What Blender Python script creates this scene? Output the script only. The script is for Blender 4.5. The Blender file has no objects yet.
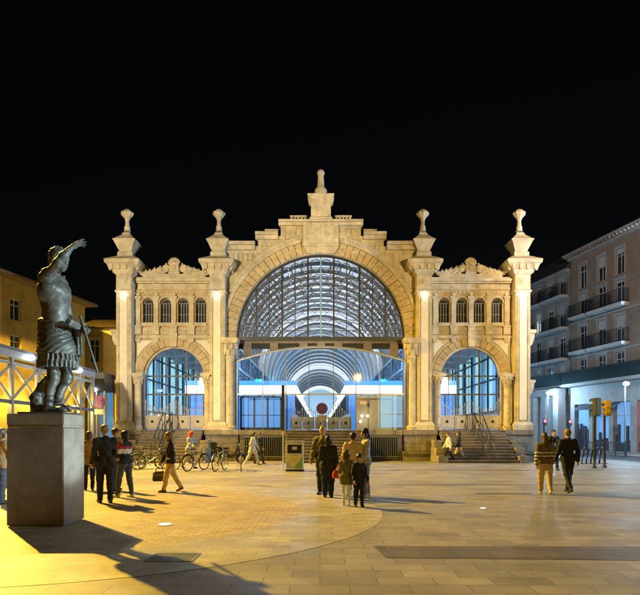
import bpy, bmesh, math, random
import numpy as np
from mathutils import Vector, Matrix
random.seed(7)
R = math.radians
SC = bpy.context.scene
COL = SC.collection

# ------------------------------------------------------------------ camera, sky, exposure
F, HY, CH = 560.0, 433.0, 1.6          # focal length in photo pixels, horizon row, eye height
def WX(px, Y): return (px - 320.0) / F * Y
def WZ(py, Y): return CH + (HY - py) / F * Y
def GY(py): return CH * F / (py - HY)   # distance of a ground point

cam_d = bpy.data.cameras.new('camera')
cam = bpy.data.objects.new('camera', cam_d); COL.objects.link(cam)
cam.location = (0, 0, CH); cam.rotation_euler = (R(90), 0, 0)
cam_d.sensor_width = 36; cam_d.lens = 36 * F / 640
cam_d.shift_y = (HY - 297.5) / 640
cam_d.clip_start = 0.1; cam_d.clip_end = 2000
SC.camera = cam

SC.view_settings.view_transform = 'Standard'
SC.view_settings.look = 'None'
SC.view_settings.exposure = 0.0
SC.view_settings.gamma = 1
SC.view_settings.use_curve_mapping = False
SC.render.engine = 'CYCLES'
SC.cycles.use_denoising = True
SC.cycles.max_bounces = 6
SC.cycles.transparent_max_bounces = 24
SC.cycles.sample_clamp_indirect = 6

world = bpy.data.worlds.new('World'); SC.world = world
world.use_nodes = True
wn = world.node_tree
sky = wn.nodes.new('ShaderNodeTexSky'); sky.sky_type = 'NISHITA'; sky.sun_disc = False
sky.sun_elevation = R(4); sky.sun_rotation = R(200)
bg = wn.nodes['Background']; bg.inputs['Strength'].default_value = 0.0011
wn.links.new(sky.outputs[0], bg.inputs['Color'])

def lamp(kind, name, loc, power, color, radius=0.1, target=None, spot=None, blend=0.5, size=None):
    d = bpy.data.lights.new(name, kind); d.energy = power; d.color = color
    if kind in ('POINT', 'SPOT'): d.shadow_soft_size = radius
    if kind == 'SPOT':
        d.spot_size = R(spot); d.spot_blend = blend
    if kind == 'AREA':
        d.shape = 'RECTANGLE'; d.size, d.size_y = size
    o = bpy.data.objects.new(name, d); COL.objects.link(o); o.location = loc
    if target is not None:
        o.rotation_euler = (Vector(target) - Vector(loc)).to_track_quat('-Z', 'Y').to_euler()
    return o

moon = bpy.data.lights.new('moonlight', 'SUN'); moon.energy = 0.004; moon.angle = R(0.5); moon.color = (.8, .88, 1)
mo = bpy.data.objects.new('moonlight', moon); COL.objects.link(mo); mo.rotation_euler = (R(60), 0, R(200))

MAST = (-18.5, 26.7, 17.5)
SODIUM = (1.0, 0.60, 0.05)
lamp('SPOT', 'mast_sodium', MAST, 98000, SODIUM, 0.16, (2.0, 11.0, 0), 104, .45)
lamp('SPOT', 'left_house_fill', (-18.0, 26.9, 17.2), 85000, SODIUM, 0.16, (-21, 40, 5), 70, .5)  # extra spot added to throw yellow light on the left house
lamp('SPOT', 'mast_white', (-18.0, 27.5, 18.0), 5000, (.75, .95, 1), 0.2, (-3, 11, 0), 100, .4)
# facade floodlights on masts behind the viewer, left one whiter, right one golden
lamp('SPOT', 'flood_white', (-13, 3, 7.5), 36000, (1.0, .79, .45), 0.4, (-7.5, 33, 10.2), 40, .5)
lamp('SPOT', 'flood_gold', (14, 3, 7.5), 27000, (1.0, .68, .25), 0.4, (7.5, 33, 10.2), 40, .5)
lamp('POINT', 'foreground_fill', (5, -10, 9), 3500, SODIUM, 0.3)  # unseen lamp added to light the foreground and people's backs
# cool street lighting of the road at the right
lamp('POINT', 'street_cool', (29, 27, 9), 24000, (.45, .72, 1.0), 0.5)

lamp('SPOT', 'house_warm_fill', (13, 18, 14), 12000, (1, .74, .54), .3, (24, 47, 11), 75, .5)  # unseen spot added to warm and brighten the right-hand house fronts
lamp('SPOT', 'statue_flood', (14, 6.5, 9.5), 40000, (.66, .92, 1.0), 0.25, (-4.7, 9.9, 3.2), 17, .6)

# ------------------------------------------------------------------ materials
MATS = {}
def _n(nt, t, **kw):
    n = nt.nodes.new(t)
    for k, v in kw.items():
        if k in n.inputs: n.inputs[k].default_value = v
        else: setattr(n, k, v)
    return n
def mat(name, col, rough=.6, metal=0.0, var=.15, scale=3.0, bump=.0, bscale=40.0, spec=.5, brick=None, coat=0.0, dirt=None, rvar=0.0, streak=0, specks=0):
    """procedural material. brick=(width,height,mortar,darken,plane,bump)"""
    if name in MATS: return MATS[name]
    m = bpy.data.materials.new(name); m.use_nodes = True; nt = m.node_tree; L = nt.links
    b = nt.nodes['Principled BSDF']
    b.inputs['Roughness'].default_value = rough; b.inputs['Metallic'].default_value = metal
    b.inputs['Specular IOR Level'].default_value = spec; b.inputs['Coat Weight'].default_value = coat
    tc = _n(nt, 'ShaderNodeTexCoord')
    no = _n(nt, 'ShaderNodeTexNoise', Scale=scale, Detail=6.0, Roughness=.65)
    L.new(tc.outputs['Object'], no.inputs['Vector'])
    mx = _n(nt, 'ShaderNodeMix', data_type='RGBA')
    c = Vector(col)
    mx.inputs[6].default_value = (*(c * (1 - var)), 1); mx.inputs[7].default_value = (*[min(1, x * (1 + var)) for x in c], 1)
    mr = _n(nt, 'ShaderNodeMapRange'); mr.inputs[1].default_value = .3; mr.inputs[2].default_value = .7
    L.new(no.outputs[0], mr.inputs[0]); L.new(mr.outputs[0], mx.inputs[0])
    out = mx.outputs[2]; h = None
    if brick:
        w, hh, mort, dark, plane, bb = brick
        sep = _n(nt, 'ShaderNodeSeparateXYZ'); L.new(tc.outputs['Object'], sep.inputs[0])
        cmb = _n(nt, 'ShaderNodeCombineXYZ')
        if plane == 'wall':
            ad = _n(nt, 'ShaderNodeMath', operation='ADD'); L.new(sep.outputs[0], ad.inputs[0]); L.new(sep.outputs[1], ad.inputs[1])
            L.new(ad.outputs[0], cmb.inputs[0]); L.new(sep.outputs[2], cmb.inputs[1])
        else:
            L.new(sep.outputs[0], cmb.inputs[0]); L.new(sep.outputs[1], cmb.inputs[1])
        br = _n(nt, 'ShaderNodeTexBrick', Scale=1.0)
        br.inputs['Brick Width'].default_value = w; br.inputs['Row Height'].default_value = hh
        br.inputs['Mortar Size'].default_value = mort; br.inputs['Mortar Smooth'].default_value = .2
        br.inputs['Color1'].default_value = (.78, .78, .78, 1); br.inputs['Color2'].default_value = (1.12, 1.12, 1.12, 1)
        br.inputs['Mortar'].default_value = (dark, dark, dark, 1)
        L.new(cmb.outputs[0], br.inputs['Vector'])
        mm = _n(nt, 'ShaderNodeMix', data_type='RGBA', blend_type='MULTIPLY'); mm.inputs[0].default_value = 1
        L.new(out, mm.inputs[6]); L.new(br.outputs['Color'], mm.inputs[7]); out = mm.outputs[2]
        inv = _n(nt, 'ShaderNodeMath', operation='SUBTRACT'); inv.inputs[0].default_value = 1; L.new(br.outputs['Fac'], inv.inputs[1])
        bp = _n(nt, 'ShaderNodeBump', Strength=bb, Distance=.02); L.new(inv.outputs[0], bp.inputs['Height']); h = bp
    if dirt:
        n2 = _n(nt, 'ShaderNodeTexNoise', Scale=dirt[0], Detail=8.0, Roughness=.7, Distortion=.6)
        L.new(tc.outputs['Object'], n2.inputs['Vector'])
        r2 = _n(nt, 'ShaderNodeMapRange'); r2.inputs[1].default_value = .42; r2.inputs[2].default_value = .68
        r2.inputs[3].default_value = 1; r2.inputs[4].default_value = dirt[1]
        L.new(n2.outputs[0], r2.inputs[0])
        m3 = _n(nt, 'ShaderNodeMix', data_type='RGBA', blend_type='MULTIPLY'); m3.inputs[0].default_value = 1
        L.new(out, m3.inputs[6]); L.new(r2.outputs[0], m3.inputs[7]); out = m3.outputs[2]
    if streak:                                     # rain streaks running down the wall
        mp = _n(nt, 'ShaderNodeMapping'); mp.inputs['Scale'].default_value = (2.6, 2.6, .16); L.new(tc.outputs['Object'], mp.inputs[0])
        n5 = _n(nt, 'ShaderNodeTexNoise', Scale=1.0, Detail=7.0, Roughness=.7); L.new(mp.outputs[0], n5.inputs['Vector'])
        r5 = _n(nt, 'ShaderNodeMapRange'); r5.inputs[1].default_value = .48; r5.inputs[2].default_value = .75; r5.inputs[3].default_value = 1; r5.inputs[4].default_value = streak
        L.new(n5.outputs[0], r5.inputs[0]); m5 = _n(nt, 'ShaderNodeMix', data_type='RGBA', blend_type='MULTIPLY'); m5.inputs[0].default_value = 1
        L.new(out, m5.inputs[6]); L.new(r5.outputs[0], m5.inputs[7]); out = m5.outputs[2]
    if specks:                                     # gum spots and small stains
        vo = _n(nt, 'ShaderNodeTexVoronoi', Scale=1.7); L.new(tc.outputs['Object'], vo.inputs['Vector'])
        r6 = _n(nt, 'ShaderNodeMapRange'); r6.inputs[1].default_value = .05; r6.inputs[2].default_value = .075; r6.inputs[3].default_value = specks; r6.inputs[4].default_value = 1
        L.new(vo.outputs['Distance'], r6.inputs[0]); m6 = _n(nt, 'ShaderNodeMix', data_type='RGBA', blend_type='MULTIPLY'); m6.inputs[0].default_value = 1
        L.new(out, m6.inputs[6]); L.new(r6.outputs[0], m6.inputs[7]); out = m6.outputs[2]
    if rvar:
        n4 = _n(nt, 'ShaderNodeTexNoise', Scale=.55, Detail=5.0, Roughness=.6); L.new(tc.outputs['Object'], n4.inputs['Vector'])
        r4 = _n(nt, 'ShaderNodeMapRange'); r4.inputs[1].default_value = .35; r4.inputs[2].default_value = .65
        r4.inputs[3].default_value = max(.05, rough - rvar); r4.inputs[4].default_value = rough + rvar
        L.new(n4.outputs[0], r4.inputs[0]); L.new(r4.outputs[0], b.inputs['Roughness'])
    L.new(out, b.inputs['Base Color'])
    if bump:
        n3 = _n(nt, 'ShaderNodeTexNoise', Scale=bscale, Detail=4.0); L.new(tc.outputs['Object'], n3.inputs['Vector'])
        b3 = _n(nt, 'ShaderNodeBump', Strength=bump, Distance=.01); L.new(n3.outputs[0], b3.inputs['Height'])
        if h: L.new(h.outputs[0], b3.inputs['Normal'])
        h = b3
    if h: L.new(h.outputs[0], b.inputs['Normal'])
    MATS[name] = m; return m
def emat(name, col, strength):
    if name in MATS: return MATS[name]
    m = bpy.data.materials.new(name); m.use_nodes = True; nt = m.node_tree
    b = nt.nodes['Principled BSDF']; b.inputs['Base Color'].default_value = (*[min(1, x) * .5 for x in col], 1)
    b.inputs['Emission Color'].default_value = (*col, 1); b.inputs['Emission Strength'].default_value = strength
    MATS[name] = m; return m
def glass(name, tint=(1, 1, 1), refl=.08):
    if name in MATS: return MATS[name]
    m = bpy.data.materials.new(name); m.use_nodes = True; nt = m.node_tree
    nt.nodes.clear()
    o = _n(nt, 'ShaderNodeOutputMaterial'); t = _n(nt, 'ShaderNodeBsdfTransparent'); t.inputs[0].default_value = (*tint, 1)
    g = _n(nt, 'ShaderNodeBsdfGlossy'); g.inputs['Roughness'].default_value = .03
    mx = _n(nt, 'ShaderNodeMixShader'); lw = _n(nt, 'ShaderNodeLayerWeight', Blend=.12)
    mr = _n(nt, 'ShaderNodeMapRange'); mr.inputs[3].default_value = refl; mr.inputs[4].default_value = .7
    nt.links.new(lw.outputs['Fresnel'], mr.inputs[0]); nt.links.new(mr.outputs[0], mx.inputs[0])
    nt.links.new(t.outputs[0], mx.inputs[1]); nt.links.new(g.outputs[0], mx.inputs[2]); nt.links.new(mx.outputs[0], o.inputs[0])
    MATS[name] = m; return m

M_stone = mat('limestone', (.55, .48, .37), .8, var=.16, scale=1.2, bump=.25, bscale=30, brick=(.95, .42, .012, .55, 'wall', .5), dirt=(.9, .72), streak=.62)
M_stone_s = mat('carved_stone', (.56, .50, .39), .8, var=.2, scale=2.2, bump=.3, bscale=25, dirt=(1.8, .68), streak=.66)
M_stone_y = mat('sandstone_ring', (.50, .40, .25), .8, var=.2, scale=2.5, bump=.4, bscale=22, dirt=(2.0, .75))
M_plaster = mat('pale_plaster', (.68, .64, .58), .75, var=.08, scale=3, bump=.1)
M_granite = mat('grey_granite', (.30, .27, .23), .75, var=.2, scale=4, bump=.3, bscale=50, brick=(1.1, .5, .014, .45, 'wall', .6), dirt=(1.5, .6), streak=.6)
M_step = mat('step_stone', (.25, .22, .19), .7, var=.22, scale=3, bump=.25, dirt=(1.2, .6))
M_iron = mat('dark_iron', (.03, .033, .04), .45, .6, var=.2)
M_grey_iron = mat('grey_painted_iron', (.16, .18, .21), .5, .3, var=.15)
M_steelw = mat('white_painted_steel', (.62, .63, .65), .45, var=.08)
M_gate = mat('cream_gate_paint', (.52, .48, .43), .55, var=.15, scale=5, bump=.15)
M_glass = glass('clear_glass', (.95, .98, 1.0), .05)
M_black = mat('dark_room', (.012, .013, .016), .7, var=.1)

# ------------------------------------------------------------------ mesh builder
class MB:
    def __init__(s): s.v = []; s.f = []
    def add(s, vs, fs):
        o = len(s.v); s.v += [tuple(v) for v in vs]; s.f += [tuple(i + o for i in f) for f in fs]; return s
    def box(s, x0, x1, y0, y1, z0, z1):
        return s.add([(x0,y0,z0),(x1,y0,z0),(x1,y1,z0),(x0,y1,z0),(x0,y0,z1),(x1,y0,z1),(x1,y1,z1),(x0,y1,z1)],
                     [(3,2,1,0),(4,5,6,7),(0,1,5,4),(1,2,6,5),(2,3,7,6),(3,0,4,7)])
    def cbox(s, c, hx, hy, z0, z1): return s.box(c[0]-hx, c[0]+hx, c[1]-hy, c[1]+hy, z0, z1)
    def sq(s, cx, cy, prof, cap=True):               # stacked rectangular rings (hx, hy, z)
        vs = []; fs = []
        for hx, hy, z in prof: vs += [(cx-hx,cy-hy,z),(cx+hx,cy-hy,z),(cx+hx,cy+hy,z),(cx-hx,cy+hy,z)]
        for i in range(len(prof)-1):
            for k in range(4):
                a = i*4+k; b = i*4+(k+1)%4; fs.append((a, b, b+4, a+4))
        fs.append((3,2,1,0)); n = (len(prof)-1)*4; fs.append((n,n+1,n+2,n+3))
        return s.add(vs, fs)
    def lathe(s, cx, cy, prof, n=16, lobes=0, amp=0):  # (r, z)
        vs = []; fs = []
        for r, z in prof:
            for k in range(n):
                a = 2*math.pi*k/n; rr = r*(1+amp*math.cos(lobes*a))
                vs.append((cx+rr*math.cos(a), cy+rr*math.sin(a), z))
        for i in range(len(prof)-1):
            for k in range(n):
                a = i*n+k; b = i*n+(k+1)%n; fs.append((a, b, b+n, a+n))
        fs.append(tuple(range(n))[::-1]); o = (len(prof)-1)*n; fs.append(tuple(range(o, o+n)))
        return s.add(vs, fs)
    def tube(s, pts, r, n=8, closed=False, r2=None):
        pts = [Vector(p) for p in pts]; N = len(pts); vs = []; fs = []
        up = None
        for i, p in enumerate(pts):
            if closed: t = pts[(i+1)%N] - pts[i-1]
            else: t = pts[min(i+1, N-1)] - pts[max(i-1, 0)]
            t.normalize()
            if up is None: up = Vector((0,0,1)) if abs(t.z) < .9 else Vector((1,0,0))
            a = t.cross(up)
            if a.length < 1e-4: a = t.orthogonal()
            a.normalize(); b = a.cross(t); up = b
            rr = r if r2 is None else r + (r2-r)*i/max(1, N-1)
            for k in range(n):
                q = 2*math.pi*(k+.5)/n; vs.append(p + a*rr*math.cos(q) + b*rr*math.sin(q))
        for i in range(N if closed else N-1):
            for k in range(n):
                a0 = i*n+k; b0 = i*n+(k+1)%n; c0 = ((i+1)%N)*n+(k+1)%n; d0 = ((i+1)%N)*n+k
                fs.append((d0, c0, b0, a0))
        if not closed:
            fs.append(tuple(range(n))); fs.append(tuple(range((N-1)*n, N*n))[::-1])
        return s.add(vs, fs)
    def bar(s, a, b, w, d):                            # straight rectangular bar
        a = Vector(a); b = Vector(b); t = (b-a).normalized()
        sde = t.cross(Vector((0,1,0)))
        if sde.length < 1e-3: sde = Vector((1,0,0))
        sde.normalize(); o = t.cross(sde).normalized()
        vs = []
        for p in (a, b):
            for i, j in ((-1,-1),(1,-1),(1,1),(-1,1)): vs.append(p + sde*i*w/2 + o*j*d/2)
        return s.add(vs, [(3,2,1,0),(4,5,6,7),(0,1,5,4),(1,2,6,5),(2,3,7,6),(3,0,4,7)])
    def prism(s, poly, y0, y1):                        # polygon in XZ pushed along Y
        n = len(poly)
        vs = [(x, y0, z) for x, z in poly] + [(x, y1, z) for x, z in poly]
        fs = [tuple(range(n)), tuple(range(n, 2*n))[::-1]] + [((i+1)%n, i, i+n, (i+1)%n+n) for i in range(n)]
        return s.add(vs, fs)
    def ring(s, cx, zs, r0, r1, y0, y1, a0=0, a1=180, n=24, gap=0.0):   # arch ring of n voussoirs
        for i in range(n):
            b0 = R(a0+(a1-a0)*i/n) + gap/2; b1 = R(a0+(a1-a0)*(i+1)/n) - gap/2
            P = lambda r, a: (cx+r*math.cos(a), zs+r*math.sin(a))
            s.prism([P(r0,b0), P(r1,b0), P(r1,b1), P(r0,b1)], y0, y1)
        return s
    def arch_wall(s, x0, x1, z0, ztop, cx, r, zs, yf, yb, n=24, cuts=()):
        """wall x0..x1 with one arched opening; ztop may be a function of x (stepped)"""
        zt = ztop if callable(ztop) else (lambda x: ztop)
        s.box(x0, cx-r, yf, yb, z0, zs); s.box(cx+r, x1, yf, yb, z0, zs)
        xs = [x0] + [cx + r*math.cos(math.pi*(1-i/n)) for i in range(n+1)] + [x1] + list(cuts)
        xs = sorted(set(round(x, 5) for x in xs))
        lo = lambda x: zs + math.sqrt(max(0, r*r-(x-cx)**2))
        for a, b in zip(xs, xs[1:]):
            if b-a < 1e-4: continue
            t = zt((a+b)/2)
            vs = [(a,yf,lo(a)),(b,yf,lo(b)),(b,yf,t),(a,yf,t),(a,yb,lo(a)),(b,yb,lo(b)),(b,yb,t),(a,yb,t)]
            s.add(vs, [(0,1,2,3),(7,6,5,4),(1,0,4,5),(2,6,7,3)] + [(0,3,7,4),(2,1,5,6)])
        return s
    def ball(s, c, r, n=10, m=7):
        rx, ry, rz = r if isinstance(r, (tuple, list)) else (r, r, r); vs = []; fs = []
        for j in range(1, m):
            t = math.pi*j/m
            for k in range(n):
                a = 2*math.pi*k/n; vs.append((c[0]+rx*math.sin(t)*math.cos(a), c[1]+ry*math.sin(t)*math.sin(a), c[2]-rz*math.cos(t)))
        for j in range(m-2):
            for k in range(n): fs.append((j*n+k, j*n+(k+1)%n, (j+1)*n+(k+1)%n, (j+1)*n+k))
        vs += [(c[0],c[1],c[2]-rz),(c[0],c[1],c[2]+rz)]; B = len(vs)-2
        for k in range(n): fs.append((B, (k+1)%n, k)); fs.append((B+1, (m-2)*n+k, (m-2)*n+(k+1)%n))
        return s.add(vs, fs)
    def wall_open(s, x0, x1, z0, z1, y0, y1, ops):     # wall in XZ with rectangular openings
        xs = sorted(set([x0, x1] + [v for o in ops for v in o[:2]])); zs = sorted(set([z0, z1] + [v for o in ops for v in o[2:4]]))
        inn = lambda x, z: any(o[0] < x < o[1] and o[2] < z < o[3] for o in ops)
        S = {}
        for i in range(len(xs)-1):
            for j in range(len(zs)-1): S[i,j] = not inn((xs[i]+xs[i+1])/2, (zs[j]+zs[j+1])/2)
        for (i, j), v in S.items():
            if not v: continue
            a, b, c, d = xs[i], xs[i+1], zs[j], zs[j+1]
            s.add([(a,y0,c),(b,y0,c),(b,y0,d),(a,y0,d)], [(0,1,2,3)]); s.add([(a,y1,c),(b,y1,c),(b,y1,d),(a,y1,d)], [(3,2,1,0)])
            if not S.get((i-1,j), False): s.add([(a,y0,c),(a,y0,d),(a,y1,d),(a,y1,c)], [(0,1,2,3)])
            if not S.get((i+1,j), False): s.add([(b,y0,c),(b,y0,d),(b,y1,d),(b,y1,c)], [(3,2,1,0)])
            if not S.get((i,j-1), False): s.add([(a,y0,c),(b,y0,c),(b,y1,c),(a,y1,c)], [(3,2,1,0)])
            if not S.get((i,j+1), False): s.add([(a,y0,d),(b,y0,d),(b,y1,d),(a,y1,d)], [(0,1,2,3)])
        return s
    def build(s, name, m, parent=None, off=None, smooth=False, bevel=0, recalc=True):
        me = bpy.data.meshes.new(name)
        off = Vector(off) if off is not None else Vector((0,0,0))
        me.from_pydata([tuple(Vector(v)-off) for v in s.v], [], s.f)
        if recalc or bevel:
            b = bmesh.new(); b.from_mesh(me)
            if bevel:
                bmesh.ops.remove_doubles(b, verts=b.verts, dist=1e-5)
                bmesh.ops.bevel(b, geom=[e for e in b.edges if len(e.link_faces)==2 and e.calc_face_angle(0) > R(40)], offset=bevel, segments=2, affect='EDGES', clamp_overlap=True)
            bmesh.ops.recalc_face_normals(b, faces=b.faces); b.to_mesh(me); b.free()
        me.materials.append(m)
        if smooth:
            for p in me.polygons: p.use_smooth = True
            me.set_sharp_from_angle(angle=R(smooth if smooth is not True else 50))
        o = bpy.data.objects.new(name, me); COL.objects.link(o)
        if parent is not None: o.parent = parent
        else: o.location = off
        return o

def thing(name, label, cat, loc=(0,0,0), rz=0, group=None):
    o = bpy.data.objects.new(name, None); COL.objects.link(o); o.empty_display_size = .2
    o.location = loc; o.rotation_euler = (0,0,rz); o['label'] = label; o['category'] = cat
    if group: o['group'] = group
    return o
def tag(o, label, cat, group=None):
    o['label'] = label; o['category'] = cat
    if group: o['group'] = group
    return o
def struct(o): o['kind'] = 'structure'; return o
def copy_tree(o, parent=None):
    c = o.copy(); COL.objects.link(c)
    if parent is not None: c.parent = parent
    for ch in list(o.children): copy_tree(ch, c)
    return c
# ------------------------------------------------------------------ ground
M_pave = mat('plaza_slabs', (.27, .25, .22), .5, var=.16, scale=1.1, bump=.15, bscale=60, brick=(.62, .31, .008, .5, 'floor', .35), dirt=(.5, .62), rvar=.1, specks=.6)
M_setts = mat('small_setts', (.40, .32, .20), .55, var=.14, scale=2.0, bump=.25, bscale=45, brick=(.22, .11, .010, .55, 'floor', .5), dirt=(.8, .7), rvar=.1, specks=.65)
M_band = mat('pale_slabs', (.37, .34, .28), .48, var=.14, scale=1.6, bump=.12, bscale=50, brick=(.42, .21, .006, .62, 'floor', .35), dirt=(.9, .7), rvar=.12, specks=.65)
M_dark = mat('dark_granite_slabs', (.10, .085, .07), .5, var=.25, scale=2, bump=.2, brick=(.9, .45, .01, .6, 'floor', .4))
M_road = mat('asphalt_road', (.075, .08, .085), .38, var=.25, scale=2.5, bump=.3, bscale=120, dirt=(.4, .7), rvar=.15)
M_kerb = mat('kerb_stone', (.33, .32, .30), .6, var=.15)
g = MB(); g.add([(-600,-60,-.12),(600,-60,-.12),(600,900,-.02),(-600,900,-.12)], [(0,1,2,3)])
struct(g.build('ground', M_road))
g = MB(); g.box(-60, 17.5, -30, 60, -.3, 0.0)
struct(g.build('plaza_pavement', M_pave))
# pavement in front of the houses across the street
g = MB(); g.add([(25.5,20,0),(70,20,0),(70,120,0),(6,120,0)] + [(25.5,20,-.3),(70,20,-.3),(70,120,-.3),(6,120,-.3)],
                [(0,1,2,3),(0,3,7,4),(0,4,5,1),(3,2,6,7),(1,5,6,2)])
struct(g.build('house_pavement', M_pave))
def disc(r0, r1, z, cx, cy, n=96):
    m = MB()
    for i in range(n):
        a, b = 2*math.pi*i/n, 2*math.pi*(i+1)/n
        P = lambda r, t: (cx+r*math.cos(t), cy+r*math.sin(t), z)
        if r0 == 0: m.add([(cx,cy,z), P(r1,a), P(r1,b)], [(0,1,2)])
        else: m.add([P(r0,a), P(r1,a), P(r1,b), P(r0,b)], [(0,1,2,3)])
    return m
RC = (-4.6, 11.5)
struct(disc(4.2, 5.85, .004, *RC).build('pavement_ring', M_band))
struct(disc(0, 4.2, .004, *RC).build('pavement_circle', M_setts))
y0, y1 = GY(563), GY(546)
g = MB(); g.add([(WX(380,y1), y0+.28, .004), (9, y0-.1, .004), (9, y1-.1, .004), (WX(380,y1)-.1, y1, .004)], [(0,1,2,3)])
struct(g.build('pavement_strip', M_dark))
g = MB(); g.add([(2.1,17.2,.004),(17.4,17.0,.004),(17.4,17.22,.004),(2.1,17.42,.004)], [(0,1,2,3)])
g.add([(4.1,14.6,.004),(5.6,14.6,.004),(5.6,14.95,.004),(4.1,14.95,.004)], [(0,1,2,3)])
g.add([(-2,24.1,.004),(17.4,23.6,.004),(17.4,23.85,.004),(-2,24.35,.004)], [(0,1,2,3)])
struct(g.build('pavement_joint', M_dark))
# drain grate, in-ground lamps
def grate(x0, x1, y0, y1, label):
    t = thing('drain_grate', label, 'drain grate', ((x0+x1)/2, (y0+y1)/2, 0))
    off = t.location
    m = MB(); m.box(x0, x1, y0, y0+.025, .001, .014); m.box(x0, x1, y1-.025, y1, .001, .014)
    m.box(x0, x0+.02, y0+.025, y1-.025, .001, .014); m.box(x1-.02, x1, y0+.025, y1-.025, .001, .014)
    m.build('rim', M_grey_iron, t, off)
    m = MB(); n = 16
    for i in range(n):
        x = x0+.02+(x1-x0-.04)*(i+.5)/n; m.box(x-.008, x+.008, y0+.026, y1-.026, .002, .012)
    m.build('slats', M_grey_iron, t, off)
    m = MB(); m.add([(x0+.02,y0+.02,.0058),(x1-.02,y0+.02,.0058),(x1-.02,y1-.02,.0058),(x0+.02,y1-.02,.0058)], [(0,1,2,3)]); m.build('pit', M_black, t, off)
yg = GY(558)
grate(WX(150,yg), WX(197,yg), yg-.22, yg+.25, 'dark iron drain grate set in the yellow-lit paving in the shadow of the statue')
def ground_lamp(x, y, r, label, power, spot_target):
    t = thing('ground_lamp', label, 'in-ground lamp', (x, y, 0))
    MB().lathe(0, 0, [(r+.03,.002),(r+.03,.014),(r,.018),(r,.006)], 24).build('rim', M_steelw, t)
    MB().lathe(0, 0, [(r-.005,.006),(r-.005,.021),(r*.5,.026),(.01,.027)], 24).build('lens', emat('ground_lamp_lens', (.95, 1, .97), 6), t)
    return t
gx, gy = WX(165, GY(525)), GY(525)
ground_lamp(gx, gy, .10, 'bright white round lamp sunk in the paving right of the statue pedestal', 0, None)
lamp('SPOT', 'statue_spot', (gx+.25, gy-.1, .06), 1000, (.62, .92, 1.0), 0.06, (-4.7, 9.9, 3.3), 78, .4)
ground_lamp(WX(483, GY(509)), GY(509), .05, 'tiny white lamp stud in the dull paving right of the family group', 0, None)
# ------------------------------------------------------------------ market hall
CX, YF = .05, 33.0
S33 = YF / F
def Z3(py, Y=YF): return WZ(py, Y)
hall = thing('market_hall', 'floodlit cream stone market hall with a great glazed arch, four pinnacled towers and stepped gable', 'market hall', (CX, YF, 0))
HO = hall.location
def hb(mb, name, m, parent=None, **kw): return mb.build(name, m, parent or hall, HO, **kw)
XO, XI = 11.37, 5.98
ZP = Z3(430)                       # entrance platform
M_lampW = emat('small_floodlight_lens', (1, .93, .78), 14)

def tower(cx):
    cy = 32.9
    z = lambda py: WZ(py, 31.9)
    z2 = lambda py: WZ(py, 32.5); z3 = lambda py: WZ(py, 32.9)
    m = MB()
    # shaft with base, recessed panels either side of a strip, collar, corbelled cap, neck block, pyramid
    m.sq(cx, cy, [(.56,.72,ZP),(.56,.72,ZP+.28),(.50,.66,ZP+.42),(.435,.6,ZP+.46),(.435,.6,z(291)),(.50,.66,z(290)),(.50,.66,z(288.5)),(.44,.6,z(287.5)),(.44,.6,z(273)),
                  (.50,.66,z(272)),(.56,.7,z(270.5)),(.60,.72,z(268)),(.74,.82,z(266)),(.86,.9,z(264)),(.90,.92,z(263)),(.98,1.0,z(262)),(1.0,1.02,z(258.5)),(.96,.98,z(258)),
                  (.48,.48,z2(256.2)),(.43,.43,z2(256)),(.43,.43,z2(252)),(.40,.40,z2(251.5)),(.36,.36,z2(251)),(.36,.36,z2(249.8)),(.40,.40,z2(248.8)),(.60,.60,z2(241.2)),(.64,.64,z2(240.6)),(.64,.64,z2(239.6)),(.58,.58,z2(239.2)),(.25,.25,z2(233.6)),(.25,.25,z2(232.8)),(.21,.21,z2(232.6)),(.21,.21,z2(231.2))])
    t = hb(m, 'tower', M_stone_s)
    m = MB()                       # strip, square panel and cap brackets
    m.box(cx-.21, cx+.21, 32.24, 32.3, z(420), z(295)); 
    hb(m, 'pilaster_strip', M_plaster, t, bevel=.015)
    m = MB()
    for sx in (-1, 1):
        m.box(cx+sx*.30-.03, cx+sx*.30+.03, 32.25, 32.3, z(421), z(294))
    m.box(cx-.2, cx+.2, 32.26, 32.3, z(283.5), z(276.5))
    m.sq(cx, 32.24, [(.1,.03,z(282)),(.13,.05,z(280)),(.1,.03,z(278))])
    for sx in (-.62, -.2, .2, .62): m.sq(cx+sx, 32.06, [(.06,.05,z(268)),(.09,.12,z(265.5)),(.1,.16,z(263.2))])
    for sy in (32.3, 32.9, 33.5):
        for sx in (-1, 1): m.sq(cx+sx*.78, sy, [(.05,.06,z(268)),(.09,.09,z(265.5)),(.15,.1,z(263.2))])
    hb(m, 'moulding', M_stone_s, t)
    f = MB().lathe(cx, cy, [(.19,z3(231.6)),(.19,z3(230.6)),(.13,z3(230.2)),(.17,z3(229)),(.175,z3(228)),(.15,z3(226.6)),(.12,z3(225)),(.11,z3(222.5)),(.125,z3(220.5)),(.16,z3(218.6))], 20)
    hb(f, 'finial', M_stone_s, t, smooth=40)
    f = MB().lathe(cx, cy, [(.14,z3(219)),(.2,z3(217.6)),(.27,z3(216.4)),(.335,z3(215)),(.355,z3(213.8)),(.34,z3(212.8)),(.27,z3(212)),(.22,z3(211.4)),(.19,z3(210.6)),(.13,z3(209.8)),(.03,z3(209.3))], 40, 8, .07)
    hb(f, 'finial_flower', M_stone_s, t, smooth=40)
    lm = MB().box(cx-.03, cx+.03, 32.1, 32.3, z(293.4), z(292.6)); lm.ball((cx, 32.1, z(293)), .085)
    hb(lm, 'wall_lamp', M_lampW, t)
    lamp('POINT', 'wall_lamp_light', (cx, 31.86, z(294.2)), 1.6, (1, .9, .72), .05)
    # granite plinth under the tower
    return t
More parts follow.
